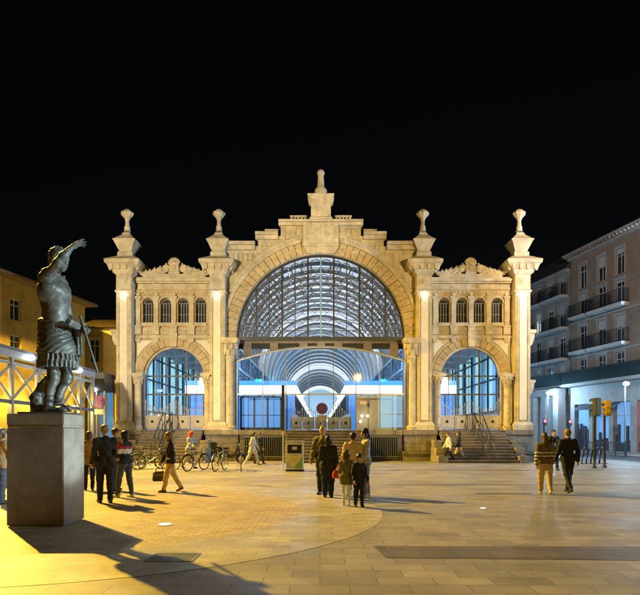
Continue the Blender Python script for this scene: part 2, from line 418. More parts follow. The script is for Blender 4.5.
for sx in (-1, 1):
    tower(CX+(XO+.28 if sx > 0 else -XO)); tower(CX+sx*XI)
# outer brackets on the flanks
for sx in (-1, 1):
    m = MB(); c = CX+sx*(XO+.55)+(.28 if sx > 0 else 0)
    m.sq(c, 32.9, [(.12,.2,Z3(346)),(.22,.3,Z3(341)),(.24,.32,Z3(335)),(.32,.38,Z3(334)),(.32,.38,Z3(331))])
    hb(m, 'bracket', M_stone_s); m = MB()
    m.sq(c, 32.9, [(.1,.2,Z3(394)),(.2,.3,Z3(389)),(.22,.32,Z3(384)),(.28,.36,Z3(383)),(.28,.36,Z3(380.5))])
    hb(m, 'bracket', M_stone_s)

# plinths
def plinth(x0, x1, label=None):
    m = MB()
    m.box(x0, x1, 32.1, 34, ZP-.30, ZP); m.box(x0+.06, x1-.06, 32.16, 34, .55, ZP-.30); m.box(x0-.06, x1+.06, 32.0, 34, .38, .55); m.box(x0-.02, x1+.02, 32.06, 34, 0, .38)
    hb(m, 'plinth', M_granite, bevel=.02)
X = lambda px, Y=32.1: WX(px, Y)
plinth(CX-XO-.62, X(142)); plinth(X(204), X(239)); plinth(X(403), X(438)); plinth(X(505), CX+XO+.90)

# side bays ---------------------------------------------------------------
def column(cx, cy, r, z0, z1, caph, name='column'):
    m = MB().lathe(cx, cy, [(r*1.45,z0),(r*1.45,z0+.08),(r*1.3,z0+.1),(r*1.4,z0+.16),(r*1.3,z0+.22),(r*1.05,z0+.26),(r,z0+.34),(r*.93,z1-caph-.05),(r*1.1,z1-caph-.03),(r*1.1,z1-caph+.02),(r*.95,z1-caph+.03),(r*1.15,z1-caph*.55),(r*1.5,z1-.14),(r*1.55,z1-.1)], 20)
    o = hb(m, name, M_stone_s, smooth=40)
    c = MB()
    for ring, (rr, zz, s) in enumerate(((1.15, z1-caph*.62, .8), (1.42, z1-caph*.28, 1.0))):
        for k in range(8):
            a = 2*math.pi*(k+ring*.5)/8
            c.ball((cx+rr*r*math.cos(a), cy+rr*r*math.sin(a), zz), (r*.32*s, r*.32*s, caph*.22), 8, 6)
    c.box(cx-r*1.6, cx+r*1.6, cy-r*1.6, cy+r*1.6, z1-.1, z1)
    hb(c, 'capital', M_stone_s, o)
    return o
def stepk(m, a, b, k, n, yend):      # one step: riser set back under a projecting tread
    y, h = 29.7+k*.24, ZP/n; e = yend if k == n-1 else y+.30
    m.box(a+.002, b-.002, y+.05, e, 0 if k == 0 else h*k-.02, h*(k+1)-.055); m.box(a, b, y, e, h*(k+1)-.055, h*(k+1)-.002)
def side_bay(s):
    bx = CX + (8.82 if s > 0 else -8.63); wd = 2.42 if s > 0 else 2.25
    x0, x1 = bx-wd, bx+wd
    rr, zs = 1.80, Z3(377)
    m = MB(); m.arch_wall(x0, x1, ZP, Z3(337), bx, rr, zs, 33.0, 33.7)
    hb(m, 'bay_wall', M_stone)
    m = MB().ring(bx, zs, rr+.02, rr+.46, 32.88, 33.0, n=17, gap=.012); hb(m, 'archivolt', M_stone_y, bevel=.01)
    m = MB().ring(bx, zs, rr+.47, rr+.6, 32.92, 33.0, n=30); hb(m, 'arch_moulding', M_stone_s)
    m = MB().ring(bx, zs, rr-.09, rr, 33.08, 33.3, n=30); hb(m, 'arch_soffit', M_stone_s)
    m = MB().sq(bx, 32.85, [(.18,.1,zs+rr-.05),(.24,.15,zs+rr+.75)]); hb(m, 'keystone', M_stone_s, bevel=.02)
    for q in (-1, 1):             # spandrel panels
        pts = [(bx+q*(rr+.66)*math.cos(a), zs+(rr+.66)*math.sin(a)) for a in [R(28+i*5) for i in range(9)]]
        cz = Z3(340.5); cxr = bx+q*2.18
        pts = [p for p in pts if p[1] < cz-.05]
        poly = [(cxr, pts[0][1])] + pts + [(pts[-1][0], cz), (cxr, cz)]
        m = MB().prism(poly, 32.96, 33.0); hb(m, 'spandrel_panel', M_plaster)
    for q in (-1, 1):
        column(bx+q*2.03, 32.62, .20, ZP, Z3(376), .62)
        m = MB().box(bx+q*2.03-.36, bx+q*2.03+.36, 32.35, 33.02, Z3(376), Z3(374)); hb(m, 'impost', M_stone_s, bevel=.015)
    # string course and sill band
    m = MB().box(x0, x1, 32.86, 33.4, Z3(338.5), Z3(336)); m.box(x0, x1, 32.93, 33.4, Z3(336), Z3(334.8)); hb(m, 'string_course', M_stone_s, bevel=.015)
    # small arcade
    wx = [bx + s*d*S33 for d in (-26.2*s, -8.8*s, 8.8*s, 26.2*s)]
    wx = [bx + d*S33 for d in (-26.4, -8.8, 8.8, 26.4)]
    cuts = [x0, (wx[0]+wx[1])/2, bx, (wx[2]+wx[3])/2, x1]
    m = MB(); wr = .315; wz = Z3(298)-wr
    for i in range(4):
        m.arch_wall(cuts[i], cuts[i+1], Z3(322.5), Z3(294.5), wx[i], wr, wz, 33.02, 33.6, n=14)
    m.box(x0, x1, 33.02, 33.6, Z3(334.8), Z3(322.5)); m.box(x0, x1, 33.0, 33.6, Z3(294.5), Z3(290))
    hb(m, 'arcade_wall', M_stone_y)
    m = MB()
    for i in range(4):
        m.ring(wx[i], wz, wr+.01, wr+.11, 32.93, 33.02, n=11, gap=.01)
        m.box(wx[i]-wr-.06, wx[i]+wr+.06, 32.86, 33.3, Z3(326.5), Z3(323)); m.box(wx[i]-wr+.02, wx[i]+wr-.02, 32.95, 33.02, Z3(334), Z3(328.5))
        for k in range(5): m.ball((wx[i]-.2+.1*k, 32.94, Z3(331.3)), (.045,.03,.09), 8, 5)
    for px in (-35.6, -17.6, 0, 17.6, 35.6):
        w = .17
        m.box(bx+px*S33-w*.75, bx+px*S33+w*.75, 32.84, 33.02, Z3(327), Z3(300)); m.sq(bx+px*S33, 32.92, [(.14,.09,Z3(300)),(.2,.13,Z3(298)),(.2,.13,Z3(296.8))])
        m.sq(bx+px*S33, 32.9, [(.19,.12,Z3(335)),(.19,.12,Z3(328)),(.22,.15,Z3(327.5)),(.22,.15,Z3(326.2))])
        m.ball((bx+px*S33, 32.9, Z3(294.6)), (.13,.06,.13), 10, 6)
        m.sq(bx+px*S33, 32.9, [(.1,.08,Z3(343)),(.16,.11,Z3(340)),(.16,.11,Z3(338.7))])
    for k in range(16): m.ball((bx-2.0+4.0*(k+.5)/16, 32.98, Z3(292.3)), (.085,.03,.06), 8, 5)
    hb(m, 'arcade_carving', M_stone_s)
    for i in range(4):
        m = MB(); x = wx[i]
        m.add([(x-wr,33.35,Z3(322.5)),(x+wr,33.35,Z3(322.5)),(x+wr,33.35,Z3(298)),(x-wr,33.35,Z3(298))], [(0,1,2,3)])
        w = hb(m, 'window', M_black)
        m = MB()
        for d in (-.16, 0, .16): m.box(x+d-.018, x+d+.018, 33.2, 33.24, Z3(322.5), wz+.08)
        for zc in (Z3(314), wz+.02): m.box(x-wr, x+wr, 33.205, 33.235, zc-.015, zc+.015)
        m.ring(x, wz+.0, .26, .30, 33.2, 33.24, n=14); m.tube([(x+.12*math.cos(a), 33.22, wz+.12+.12*math.sin(a)) for a in [2*math.pi*k/16 for k in range(16)]], .016, 5, True)
        for d in (-.16, .16): m.tube([(x+d+.08*math.cos(a), 33.22, wz-.13+.08*math.sin(a)) for a in [2*math.pi*k/12 for k in range(12)]], .012, 5, True)
        hb(m, 'grille', M_grey_iron, w)
    # entablature
    m = MB(); a, b = bx-wd+.09, bx+wd-.09
    m.box(a, b, 32.9, 33.6, Z3(290), Z3(288.4)); m.box(a, b, 32.97, 33.6, Z3(288.4), Z3(284)); m.box(a, b, 32.75, 33.7, Z3(284), Z3(282.6)); m.box(a, b, 32.62, 33.7, Z3(282.6), Z3(280.2)); m.box(a, b, 32.8, 33.6, Z3(280.2), Z3(278))
    hb(m, 'entablature', M_stone_s, bevel=.012)
    # crest: anthemion and scrolls
    m = MB(); y = 33.0; zb = Z3(278)
    m.box(bx-1.85, bx+1.85, 32.9, 33.2, zb, zb+.22)
    def scroll(cx, cz, r):
        m.tube([(cx+r*(1-.16*k)*math.cos(k*.7), y-.04, cz+r*(1-.16*k)*math.sin(k*.7)) for k in range(6)] , r*.3, 8)
        m.ball((cx, y, cz), (r*.95, .1, r*.95), 12, 7)
    for q in (-1, 1):
        for k, (dx, h, r) in enumerate(((.52,.55,.25),(.88,.44,.21),(1.2,.38,.18),(1.48,.31,.15),(1.72,.3,.12))):
            scroll(bx+q*dx, zb+h, r); m.ball((bx+q*(dx+.17), y, zb+.27), (.17,.1,.14), 10, 6)
            m.ball((bx+q*(dx-.05), y-.02, zb+h+r), (.06,.06,.09), 8, 6)
    m.sq(bx, y, [(.3,.14,zb+.2),(.34,.16,zb+.32),(.28,.12,zb+.36),(.26,.12,zb+.75),(.33,.16,zb+.78),(.33,.16,zb+.84)])
    for k in range(9):
        a = R(20+140*k/8); m.tube([(bx+.06*math.cos(a), y, zb+.78+.06*math.sin(a)), (bx+.25*math.cos(a), y-.05, zb+.82+.25*math.sin(a)), (bx+.36*math.cos(a), y-.02, zb+.82+.36*math.sin(a))], .03, 8, r2=.055)
    m.ball((bx, y-.12, zb+.58), (.15,.1,.17), 12, 8); m.ball((bx, y-.06, zb+.86), (.14,.12,.14), 12, 8)
    hb(m, 'crest', M_stone_s, smooth=40)
    # doorway glazing: dark frame with panes
    m = MB(); yd = 33.42; w = .035
    for zc in (Z3(375.5), Z3(394)): m.box(bx-rr, bx+rr, yd-.03, yd+.03, zc-.045, zc+.045)
    for d in (-1.8, -.61, .61, 1.8): m.box(bx+d-w, bx+d+w, yd-.03, yd+.03, ZP, zs+math.sqrt(max(0, rr*rr-d*d)))
    for d in (-1.2, 0, 1.2): m.box(bx+d-.018, bx+d+.018, yd-.02, yd+.02, ZP, zs+math.sqrt(max(0, rr*rr-d*d)))
    m.ring(bx, zs, rr-.06, rr, yd-.04, yd+.04, n=24)
    d = hb(m, 'doorway_frame', M_iron)
    m = MB(); P = [(bx+rr*math.cos(R(180*i/24)), zs+rr*math.sin(R(180*i/24))) for i in range(25)]
    m.add([(x,yd+.001,z) for x, z in [(bx+rr,ZP)]+P+[(bx-rr,ZP)]], [tuple(range(27))]); hb(m, 'pane', M_glass, d, recalc=False)
    # low gate with bosses and spear pickets
    m = MB(); yg = 33.18; g0, g1 = bx-rr, bx+rr
    for k in range(4):
        a = g0+(g1-g0)*k/4+.02; b = g0+(g1-g0)*(k+1)/4-.02
        m.box(a, b, yg-.03, yg+.03, ZP+.05, Z3(415.5)); m.box(a+.08, b-.08, yg-.045, yg-.03, ZP+.14, Z3(417))
    o = hb(m, 'gate', M_gate, bevel=.008)
    m = MB(); rnd = random.Random(3)
    for k in range(30):
        x = g0+(g1-g0)*(k+.5)/30; q = abs((k % 15)-7)/7
        h = Z3(413-9*q*q) + .15 + rnd.uniform(-.06, .06)
        m.tube([(x,yg,Z3(416)), (x,yg,h)], .016, 6); m.tube([(x,yg,h), (x,yg,h+.16)], .045, 6, r2=.004)
        if k % 2: m.tube([(x-.06,yg,h-.35),(x,yg,h-.25),(x+.06,yg,h-.35)], .014, 5)
    hb(m, 'pickets', M_gate, o)
    m = MB()
    for k in range(4): m.ball((g0+(g1-g0)*(k+.5)/4, yg-.05, Z3(421.5)), (.085,.05,.085), 12, 7)
    hb(m, 'boss', M_iron, o)
    # steps
    n = 11
    m = MB(); sx0, sx1 = (X(142)+.02, X(204)-.08) if s < 0 else (X(438)+.08, X(505)-.02)
    for k in range(n): stepk(m, sx0, sx1, k, n, 33.1)
    hb(m, 'steps', M_step, bevel=.012)
    for q in (0, 1):              # cheek blocks
        a, b = (sx0-.55, sx0-.01) if q == 0 else (sx1+.01, sx1+.55)
        m = MB(); m.box(a, b, 29.7, 31.9, 0, .38); m.box(a+.02, b-.02, 30.4, 31.9, .38, .80); m.box(a+.04, b-.04, 31.1, 31.9, .8, 1.2); hb(m, 'stair_cheek', M_granite, bevel=.02)
    m = MB()
    for dx in (-.22, .22):
        x = bx + dx + .2*s
        m.tube([(x,29.8,0),(x,29.8,1.0),(x,29.95,1.12),(x,32.2,ZP+1.0),(x,32.5,ZP+1.0),(x,32.5,ZP)], .028, 8)
        m.tube([(x,29.82,.5),(x,32.5,ZP+.5)], .02, 6)
        for k in (3, 6, 9): m.tube([(x,29.8+k*.24,ZP*(k)/n-.1),(x,29.8+k*.24,.95+ZP*k/n)], .022, 6)
    hb(m, 'handrail', M_iron, smooth=40)
for s in (-1, 1): side_bay(s)

# central arch and stepped gable -----------------------------------------
RA, ZA = 84*S33, Z3(338)
GX0, GX1 = CX-5.6, CX+5.6
def ztop(x):
    a = abs(x-CX)
    return Z3(223) if a < 2.36 else Z3(236) if a < 3.7 else Z3(246)
m = MB(); m.arch_wall(GX0, GX1, ZA-.2, ztop, CX, RA, ZA, 33.0, 33.8, n=48, cuts=(CX-2.36, CX+2.36, CX-3.7, CX+3.7))
gable = hb(m, 'gable_wall', M_stone)
for a0, a1 in ((0, 78), (102, 180)):
    av = hb(MB().ring(CX, ZA, RA+.02, RA+.7, 32.86, 33.0, a0, a1, n=19, gap=.006), 'archivolt', M_stone_y, bevel=.01)
    hb(MB().ring(CX, ZA, RA+.71, RA+.9, 32.8, 33.0, a0, a1, n=30).ring(CX, ZA, RA+.9, RA+1.12, 32.92, 33.0, a0+1, a1-1, n=30), 'arch_moulding', M_stone_s)
    m = MB()
    for i in range(15):
        a = R(a0+3+(a1-a0-6)*i/14); r = RA+.36
        m.ball((CX+r*math.cos(a), 32.86, ZA+r*math.sin(a)), (.13,.035,.13), 10, 6)
    hb(m, 'ring_carving', M_stone_y, av)
m = MB().ring(CX, ZA, RA-.14, RA, 33.2, 33.45, n=48); hb(m, 'arch_frame', M_iron)
m = MB(); m.box(CX-1.03, CX+1.03, 32.72, 33.0, Z3(247.5), Z3(224)); m.prism([(CX-1.03,Z3(247.5)),(CX-.8,Z3(254.2)),(CX+.8,Z3(254.2)),(CX+1.03,Z3(247.5))], 32.78, 33.0); m.box(CX-.8, CX+.8, 32.66, 32.72, Z3(245), Z3(228))
hb(m, 'keystone_panel', M_stone_s, bevel=.02)
for q in (-1, 1):                          # fluting of the spandrels
    for k in range(15):
        x = CX+q*(1.35+k*.28); t = ztop(x)-.42
        lo = ZA+math.sqrt(max(0, (RA+1.2)**2-(x-CX)**2))+.05
        if t-lo > .12 and abs(x-CX) < 5.5: hb(MB().box(x-.09, x+.09, 32.972, 33.0, lo, t), 'fluting', M_stone_s)
def coping(a, b, z, h=.3, ov=.32):         # copings
    m = MB(); m.box(a, b, 33-ov, 34.0, z-.02, z+h*.45); m.box(a, b, 33-ov*.55, 33.1, z-h*.7, z-.02)
    m.add([(a,33-ov,z+h*.45),(b,33-ov,z+h*.45),(b,33.5,z+h),(a,33.5,z+h),(a,34.0,z+h*.45),(b,34.0,z+h*.45)], [(0,1,2,3),(3,2,5,4),(0,3,4),(1,5,2)])
    hb(m, 'coping', M_stone_s)
coping(CX-2.48, CX+2.48, Z3(223), .26)
for q in (-1, 1):
    a, b = sorted((CX+q*2.52, CX+q*3.84)); coping(a, b, Z3(236), .34, .36)
    a, b = sorted((CX+q*3.88, CX+q*5.62)); coping(a, b, Z3(246), .38, .4)
for q in (-1, 1):
    for a, b, z0, z1 in ((.84, 1.85, Z3(220), Z3(212)), (2.55, 3.35, Z3(232.5), Z3(226))):
        a, b = sorted((CX+q*a, CX+q*b)); m = MB(); m.box(a, b, 33.5, 33.7, z1-.1, z1); m.box(a, b, 33.5, 33.7, z0-.1, z0+.06)
        for k in range(5): x = a+(b-a)*(k+.5)/5; m.box(x-.045, x+.045, 33.54, 33.66, z0+.06, z1-.1)
        hb(m, 'parapet_rail', M_stone_s)
m = MB(); z = Z3
m.sq(CX-.0, 33.0, [(.66,.4,z(222)),(.66,.4,z(219.5)),(.58,.34,z(218.5)),(.58,.34,z(201)),(.68,.42,z(199.5)),(.76,.48,z(198.5)),(.78,.5,z(196.8)),(.5,.4,z(196))])
ped = hb(m, 'gable_pedestal', M_stone_s, bevel=.015)
m = MB().lathe(CX, 33.0, [(.30,z(196.2)),(.30,z(194)),(.36,z(193)),(.36,z(190.5)),(.30,z(189)),(.22,z(187.5)),(.19,z(182)),(.165,z(176)),(.2,z(175)),(.23,z(173.5)),(.2,z(171.5)),(.12,z(170.2)),(.03,z(169.4))], 20)
hb(m, 'finial', M_stone_s, ped, smooth=40)
for q in (-1, 1): hb(MB().sq(CX+q*.62, 32.95, [(.05,.1,z(206)),(.1,.16,z(203)),(.14,.16,z(197))]), 'pedestal_bracket', M_stone_s, ped)
# great columns
for q in (-1, 1):
    column(CX+q*5.28, 32.55, .29, ZP, Z3(342, 32.5), .95)
    m = MB().box(CX+q*5.28-.5, CX+q*5.28+.5, 32.1, 33.02, Z3(342, 32.5), Z3(338.5, 32.5)); hb(m, 'impost', M_stone_s, bevel=.02)
    m = MB().box(CX+q*5.28-.3, CX+q*5.28+.3, 32.9, 33.7, ZP, ZA-.2); hb(m, 'pier', M_stone)
# big arch tracery
ARC = lambda d, r=RA: ZA+math.sqrt(max(0, r*r-d*d))
m = MB(); yt = 33.32
for px in (13, 39, 65):
    for q in (-1, 1): d = q*px*S33; m.box(CX+d-.05, CX+d+.05, yt-.06, yt+.06, ZA, ARC(d))
m.box(CX-RA, CX+RA, yt-.3, yt+.1, Z3(340.5), ZA+.08)
for px in (26, 52, 75):
    for q in (-1, 1): d = q*px*S33; m.box(CX+d-.025, CX+d+.025, yt-.03, yt+.03, ZA, ARC(d))
tr = hb(m, 'arch_window', M_iron)
m = MB()
for rr in (RA-.95, RA-1.02): m.tube([(CX+rr*math.cos(R(a)), yt, ZA+rr*math.sin(R(a))) for a in range(0, 181, 4)], .022, 5)
for q in (-1, 1):                          # diamond lattice in the outer bays
    step = .42
    for k in range(-6, 26):
        for sg in (-1, 1):
            pts = []
            for t in np.linspace(0, 1, 30):
                d = 39*S33 + t*(RA-39*S33); zz = ZA + k*step + sg*(d-39*S33)*1.25
                if ZA+.05 < zz < ARC(d, RA-.1): pts.append((CX+q*d, yt, zz))
            if len(pts) > 2: m.tube([pts[0], pts[-1]], .03, 4)
for k in range(22):                         # ring of circles under the arch
    a = R(4+172*(k+.5)/22); rr = RA-.55
    c = (CX+rr*math.cos(a), yt, ZA+rr*math.sin(a))
    m.tube([(c[0]+.33*math.cos(b), yt, c[2]+.33*math.sin(b)) for b in [2*math.pi*i/14 for i in range(14)]], .034, 4, True)
for k in range(9):                          # sweeping ribs of the fan
    a0 = 8+k*9
    for q in (-1, 1):
        pts = []
        for t in np.linspace(0, 1, 10):
            d = q*(39*S33*(1-t)); zz = ZA+.35+k*.5+ .35*t*(2-t)
            if zz < ARC(d, RA-1.0): pts.append((CX+d, yt, zz))
        if len(pts) > 2: m.tube(pts, .034, 4)
for k in range(-14, 40):
    for sg in (-1, 1):
        pts = []
        for t in np.linspace(-1, 1, 60):
            d = t*39*S33; zz = ZA+k*.62+sg*d*.85
            if ZA+.05 < zz < ARC(d, RA-1.0): pts.append((CX+d, yt+.02, zz))
        if len(pts) > 2: m.tube([pts[0], pts[-1]], .018, 4)
for row_, (rr, cr, nn) in enumerate(((RA-1.32, .22, 26), (RA-2.0, .3, 16))):
    for k in range(nn):
        a = R(5+170*(k+.5)/nn); c = (CX+rr*math.cos(a), yt, ZA+rr*math.sin(a))
        m.tube([(c[0]+cr*math.cos(b), yt, c[2]+cr*math.sin(b)) for b in [2*math.pi*i/12 for i in range(12)]], .03, 4, True)
for rr in (RA-1.6, RA-2.4): m.tube([(CX+rr*math.cos(R(a)), yt, ZA+rr*math.sin(R(a))) for a in range(0, 181, 5)], .022, 5)
for zz in np.arange(ZA+.5, ZA+RA-.5, .62): w = math.sqrt(RA*RA-(zz-ZA)**2); m.box(CX-w, CX+w, yt-.015, yt+.015, zz-.022, zz+.022)
hb(m, 'tracery', mat('slate_iron', (.055,.06,.07), .5, .3), tr)
m = MB(); m.box(CX-.045, CX+.045, yt-.05, yt+.05, ZA, ARC(0)); hb(m, 'central_mullion', mat('blue_lit_tint', (.16,.33,.55), .4), tr)  # blue light of the middle line put into the mullion's colour
m = MB(); m.add([(CX+RA*math.cos(R(i*5)), yt+.08, ZA+RA*math.sin(R(i*5))) for i in range(37)], [tuple(range(37))]); hb(m, 'pane', M_glass, tr, recalc=False)
# stone mullion row under the window
yl = 33.1
m = MB().box(CX-RA, CX+RA, yl, yl+.4, Z3(343), Z3(340.6)); row = hb(m, 'mullion_row', mat('brown_stone', (.17,.15,.13), .8, var=.2, bump=.2))
def chead(px): return Z3(346.0 + (px/83.5)**2*13.5, yl)
for px in (-73.5, -47, -17.5, 0, 17.5, 47, 73.5): hb(MB().box(CX+px*S33-.24, CX+px*S33+.24, yl-.02, yl+.42, chead(px), Z3(343)), 'mullion', MATS['brown_stone'], row)
hb(MB().box(CX-RA, CX+RA, yl+.1, yl+.14, Z3(348.5), Z3(343)), 'opening_dark_bar', M_black, row)  # black bar added to darken the tops of the openings
m = MB(); hx = np.linspace(-83.5, 83.5, 41)
for a, b in zip(hx, hx[1:]):
    A, B = CX+a*S33, CX+b*S33
    m.add([(A,yl-.05,chead(a)-.1),(B,yl-.05,chead(b)-.1),(B,yl-.05,chead(b)),(A,yl-.05,chead(a)),(A,yl+.3,chead(a)-.1),(B,yl+.3,chead(b)-.1),(B,yl+.3,chead(b)),(A,yl+.3,chead(a))], [(0,1,2,3),(7,6,5,4),(3,2,6,7),(1,0,4,5)])
hb(m, 'curved_head', M_grey_iron, row)
# curved glass screen
yc = 32.35; SC_ = yc/F
def ctop(px): return WZ(347.6 + (px/83.5)**2*13.5, yc)
jo = (-83.5, -58, -35, -12, 12.5, 35, 59, 83.5)
m = MB()
xs = np.linspace(-83.5, 83.5, 49)
for a, b in zip(xs, xs[1:]):
    m.add([(CX+a*SC_,yc,ZP),(CX+b*SC_,yc,ZP),(CX+b*SC_,yc,ctop(b)),(CX+a*SC_,yc,ctop(a))], [(0,1,2,3)])
scr = hb(m, 'glass_screen', glass('screen_glass', (.9,.96,1.0), .06), recalc=False)
m = MB(); m.tube([(CX+a*SC_, yc, ctop(a)) for a in xs], .035, 6)
m.box(CX-83.5*SC_, CX+83.5*SC_, yc-.03, yc+.03, WZ(395,yc), WZ(393.4,yc))
hb(m, 'screen_rail', mat('brushed_steel', (.28,.30,.33), .4, .5), scr)
m = MB()
for j in jo: m.box(CX+j*SC_-.022, CX+j*SC_+.022, yc-.05, yc+.05, ZP, ctop(j))
hb(m, 'glass_fin', mat('dark_aluminium', (.10,.12,.15), .4, .6), scr)
# blue glazed doors, cream panel, gates of the middle
def frame(x0, x1, z0, z1, y, n, name, mf, mp, w=.05):
    m = MB()
    for i in range(n+1): x = x0+(x1-x0)*i/n; m.box(x-w, x+w, y-.04, y+.04, z0, z1)
    m.box(x0, x1, y-.035, y+.035, z1-w, z1+w); m.box(x0, x1, y-.035, y+.035, z0, z0+.16); m.box(x0, x1, y-.025, y+.025, (z0*.55+z1*.45)-.02, (z0*.55+z1*.45)+.02)
    o = hb(m, name, mf); p = MB().box(x0, x1, y+.006, y+.02, z0, z1); hb(p, 'pane', mp, o); return o
M_bluepane = emat('backlit_blue_panel', (.12, .38, .95), .62)
M_palepane = emat('backlit_pale_panel', (.42, .68, .92), .6)
Yd = 33.9
frame(WX(241,Yd), WX(281,Yd), ZP, WZ(397,Yd), Yd, 3, 'glazed_door', M_iron, M_bluepane)
frame(WX(378,Yd), WX(403,Yd), ZP, WZ(395,Yd), Yd, 1, 'glazed_door', M_steelw, M_palepane)
m = MB().box(WX(356,Yd), WX(377.5,Yd), Yd-.05, Yd+.05, ZP, WZ(396,Yd)); cp = hb(m, 'cream_panel', mat('cream_board', (.5,.46,.42), .5), bevel=.01)
m = MB().box(WX(360,Yd), WX(366,Yd), Yd-.07, Yd-.05, WZ(404,Yd), WZ(401.5,Yd)); hb(m, 'notice', emat('orange_notice', (1,.45,.1), .8), cp)
m = MB().box(WX(367,Yd), WX(369.5,Yd), Yd-.07, Yd-.05, WZ(407,Yd), WZ(403.5,Yd)); hb(m, 'notice', mat('purple_notice', (.2,.12,.3), .5), cp)
for px, py in ((362, 416), (367.5, 416), (360.5, 421.5)):
    m = MB().ball((WX(px,33.5), 33.5, WZ(py,33.5)), .08); hb(m, 'warm_lamp', emat('warm_bulb', (1,.8,.45), 9))
m = MB(); g0, g1 = WX(290,33.1), WX(352,33.1)
for k in range(5):
    a = g0+(g1-g0)*k/5+.02; b = g0+(g1-g0)*(k+1)/5-.02
    m.box(a, b, 33.05, 33.1, ZP+.05, Z3(417)); m.box(a+.07, b-.07, 33.035, 33.05, ZP+.14, Z3(419))
o = hb(m, 'gate', M_gate, bevel=.008)
m = MB()
for k in range(28):
    x = g0+(g1-g0)*(k+.5)/28; h = Z3(409)+.25*math.cos(k*.9)
    m.tube([(x,33.07,Z3(418)),(x,33.07,h)], .016, 6); m.tube([(x,33.07,h),(x,33.07,h+.16)], .045, 6, r2=.004)
hb(m, 'pickets', M_gate, o)
m = MB()
for k in range(5): m.ball((g0+(g1-g0)*(k+.5)/5, 33.0, Z3(423)), (.08,.05,.08), 12, 7)
hb(m, 'boss', M_iron, o)
# middle steps, area walls and railings
n = 11; m = MB(); a, b = WX(285,31), WX(362,31)
for k in range(n): stepk(m, a, b, k, n, 33.6)
hb(m, 'steps', M_step, bevel=.012)
for x0, x1 in ((X(239)+.02, a-.02), (b+.02, X(403)-.02)):
    m = MB().box(x0, x1, 32.2, 33.6, 0, ZP-.32); m.box(x0, x1, 32.1, 33.6, ZP-.32, ZP); hb(m, 'area_wall', M_granite, bevel=.015)
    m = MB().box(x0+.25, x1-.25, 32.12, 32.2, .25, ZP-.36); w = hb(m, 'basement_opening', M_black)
    m = MB(); k = 0; x = x0+.3
    m.box(x0+.25, x1-.25, 32.04, 32.1, .22, .28); m.box(x0+.25, x1-.25, 32.04, 32.1, ZP-.42, ZP-.36)
    while x < x1-.27: m.box(x-.014, x+.014, 32.05, 32.09, .28, ZP-.42); x += .12
    hb(m, 'railings', M_grey_iron, w)
# bulk of the building -------------------------------------------------------
YB = 142.0
m = MB(); m.box(CX-11.8, CX+11.8, 33.6, YB+1, ZP-.3, ZP-.02)
hb(m, 'hall_floor', mat('hall_floor_tiles', (.32,.33,.35), .3, var=.1, brick=(.6,.6,.01,.7,'floor',.2)))
m = MB()
for q in (-1, 1):
    a, b = sorted((CX+q*11.3, CX+q*11.75)); m.box(a, b, 33.7, YB, 0, 3.0); m.box(a, b, 33.7, YB, 7.2, Z3(283))
    y = 33.7
    while y < YB-1: m.box(a, b, y, y+.6, 3.0, 7.2); y += 2.6
m.box(CX-11.75, CX+11.75, YB, YB+.4, 0, 14)
hb(m, 'side_wall', mat('pale_wall', (.40,.50,.58), .7, var=.06))
M_glow = emat('glazing_glow', (.40, .80, .95), .8)  # panes given their own glow in place of light on frosted glass
for q in (-1, 1):
    m = MB(); x = CX+q*11.5; m.box(x-.03, x+.03, 33.7, YB, 3.0, 7.2); hb(m, 'side_glazing', M_glow)
    m = MB(); x = CX+q*11.26; y = 33.7
    for zz in (3.0, 5.1, 6.6): m.box(x-.05, x+.05, 33.7, YB, zz-.05, zz+.05)
    while y < YB: m.box(x-.06, x+.06, y, y+.1, 3.0, 7.2); y += 2.0
    hb(m, 'glazing_bars', M_iron)
# aisle roofs + beams
for q in (-1, 1):
    m = MB(); x0, x1 = CX+q*5.5, CX+q*11.75
    m.add([(x0,33.75,8.9),(x1,33.75,8.2),(x1,YB,8.2),(x0,YB,8.9),(x0,33.75,9.1),(x1,33.75,8.4),(x1,YB,8.4),(x0,YB,9.1)], [(0,1,2,3),(7,6,5,4),(0,4,5,1),(2,6,7,3)])
    hb(m, 'aisle_roof', mat('roof_boards', (.20,.27,.36), .6, var=.15))
    m = MB(); y = 35.2
    while y < YB:
        A, B, C, D = (x0,y,7.0), (x1,y,6.9), (x0,y,8.75), (x1,y,8.05)
        m.bar(A, B, .14, .12); m.bar(C, D, .16, .14)
        for k in range(8):
            p = Vector(A).lerp(Vector(B), k/8); r = Vector(C).lerp(Vector(D), (k+.5)/8); p2 = Vector(A).lerp(Vector(B), (k+1)/8)
            m.bar(p, r, .07, .07); m.bar(r, p2, .07, .07)
        y += 3.6
    hb(m, 'roof_truss', M_steelw)
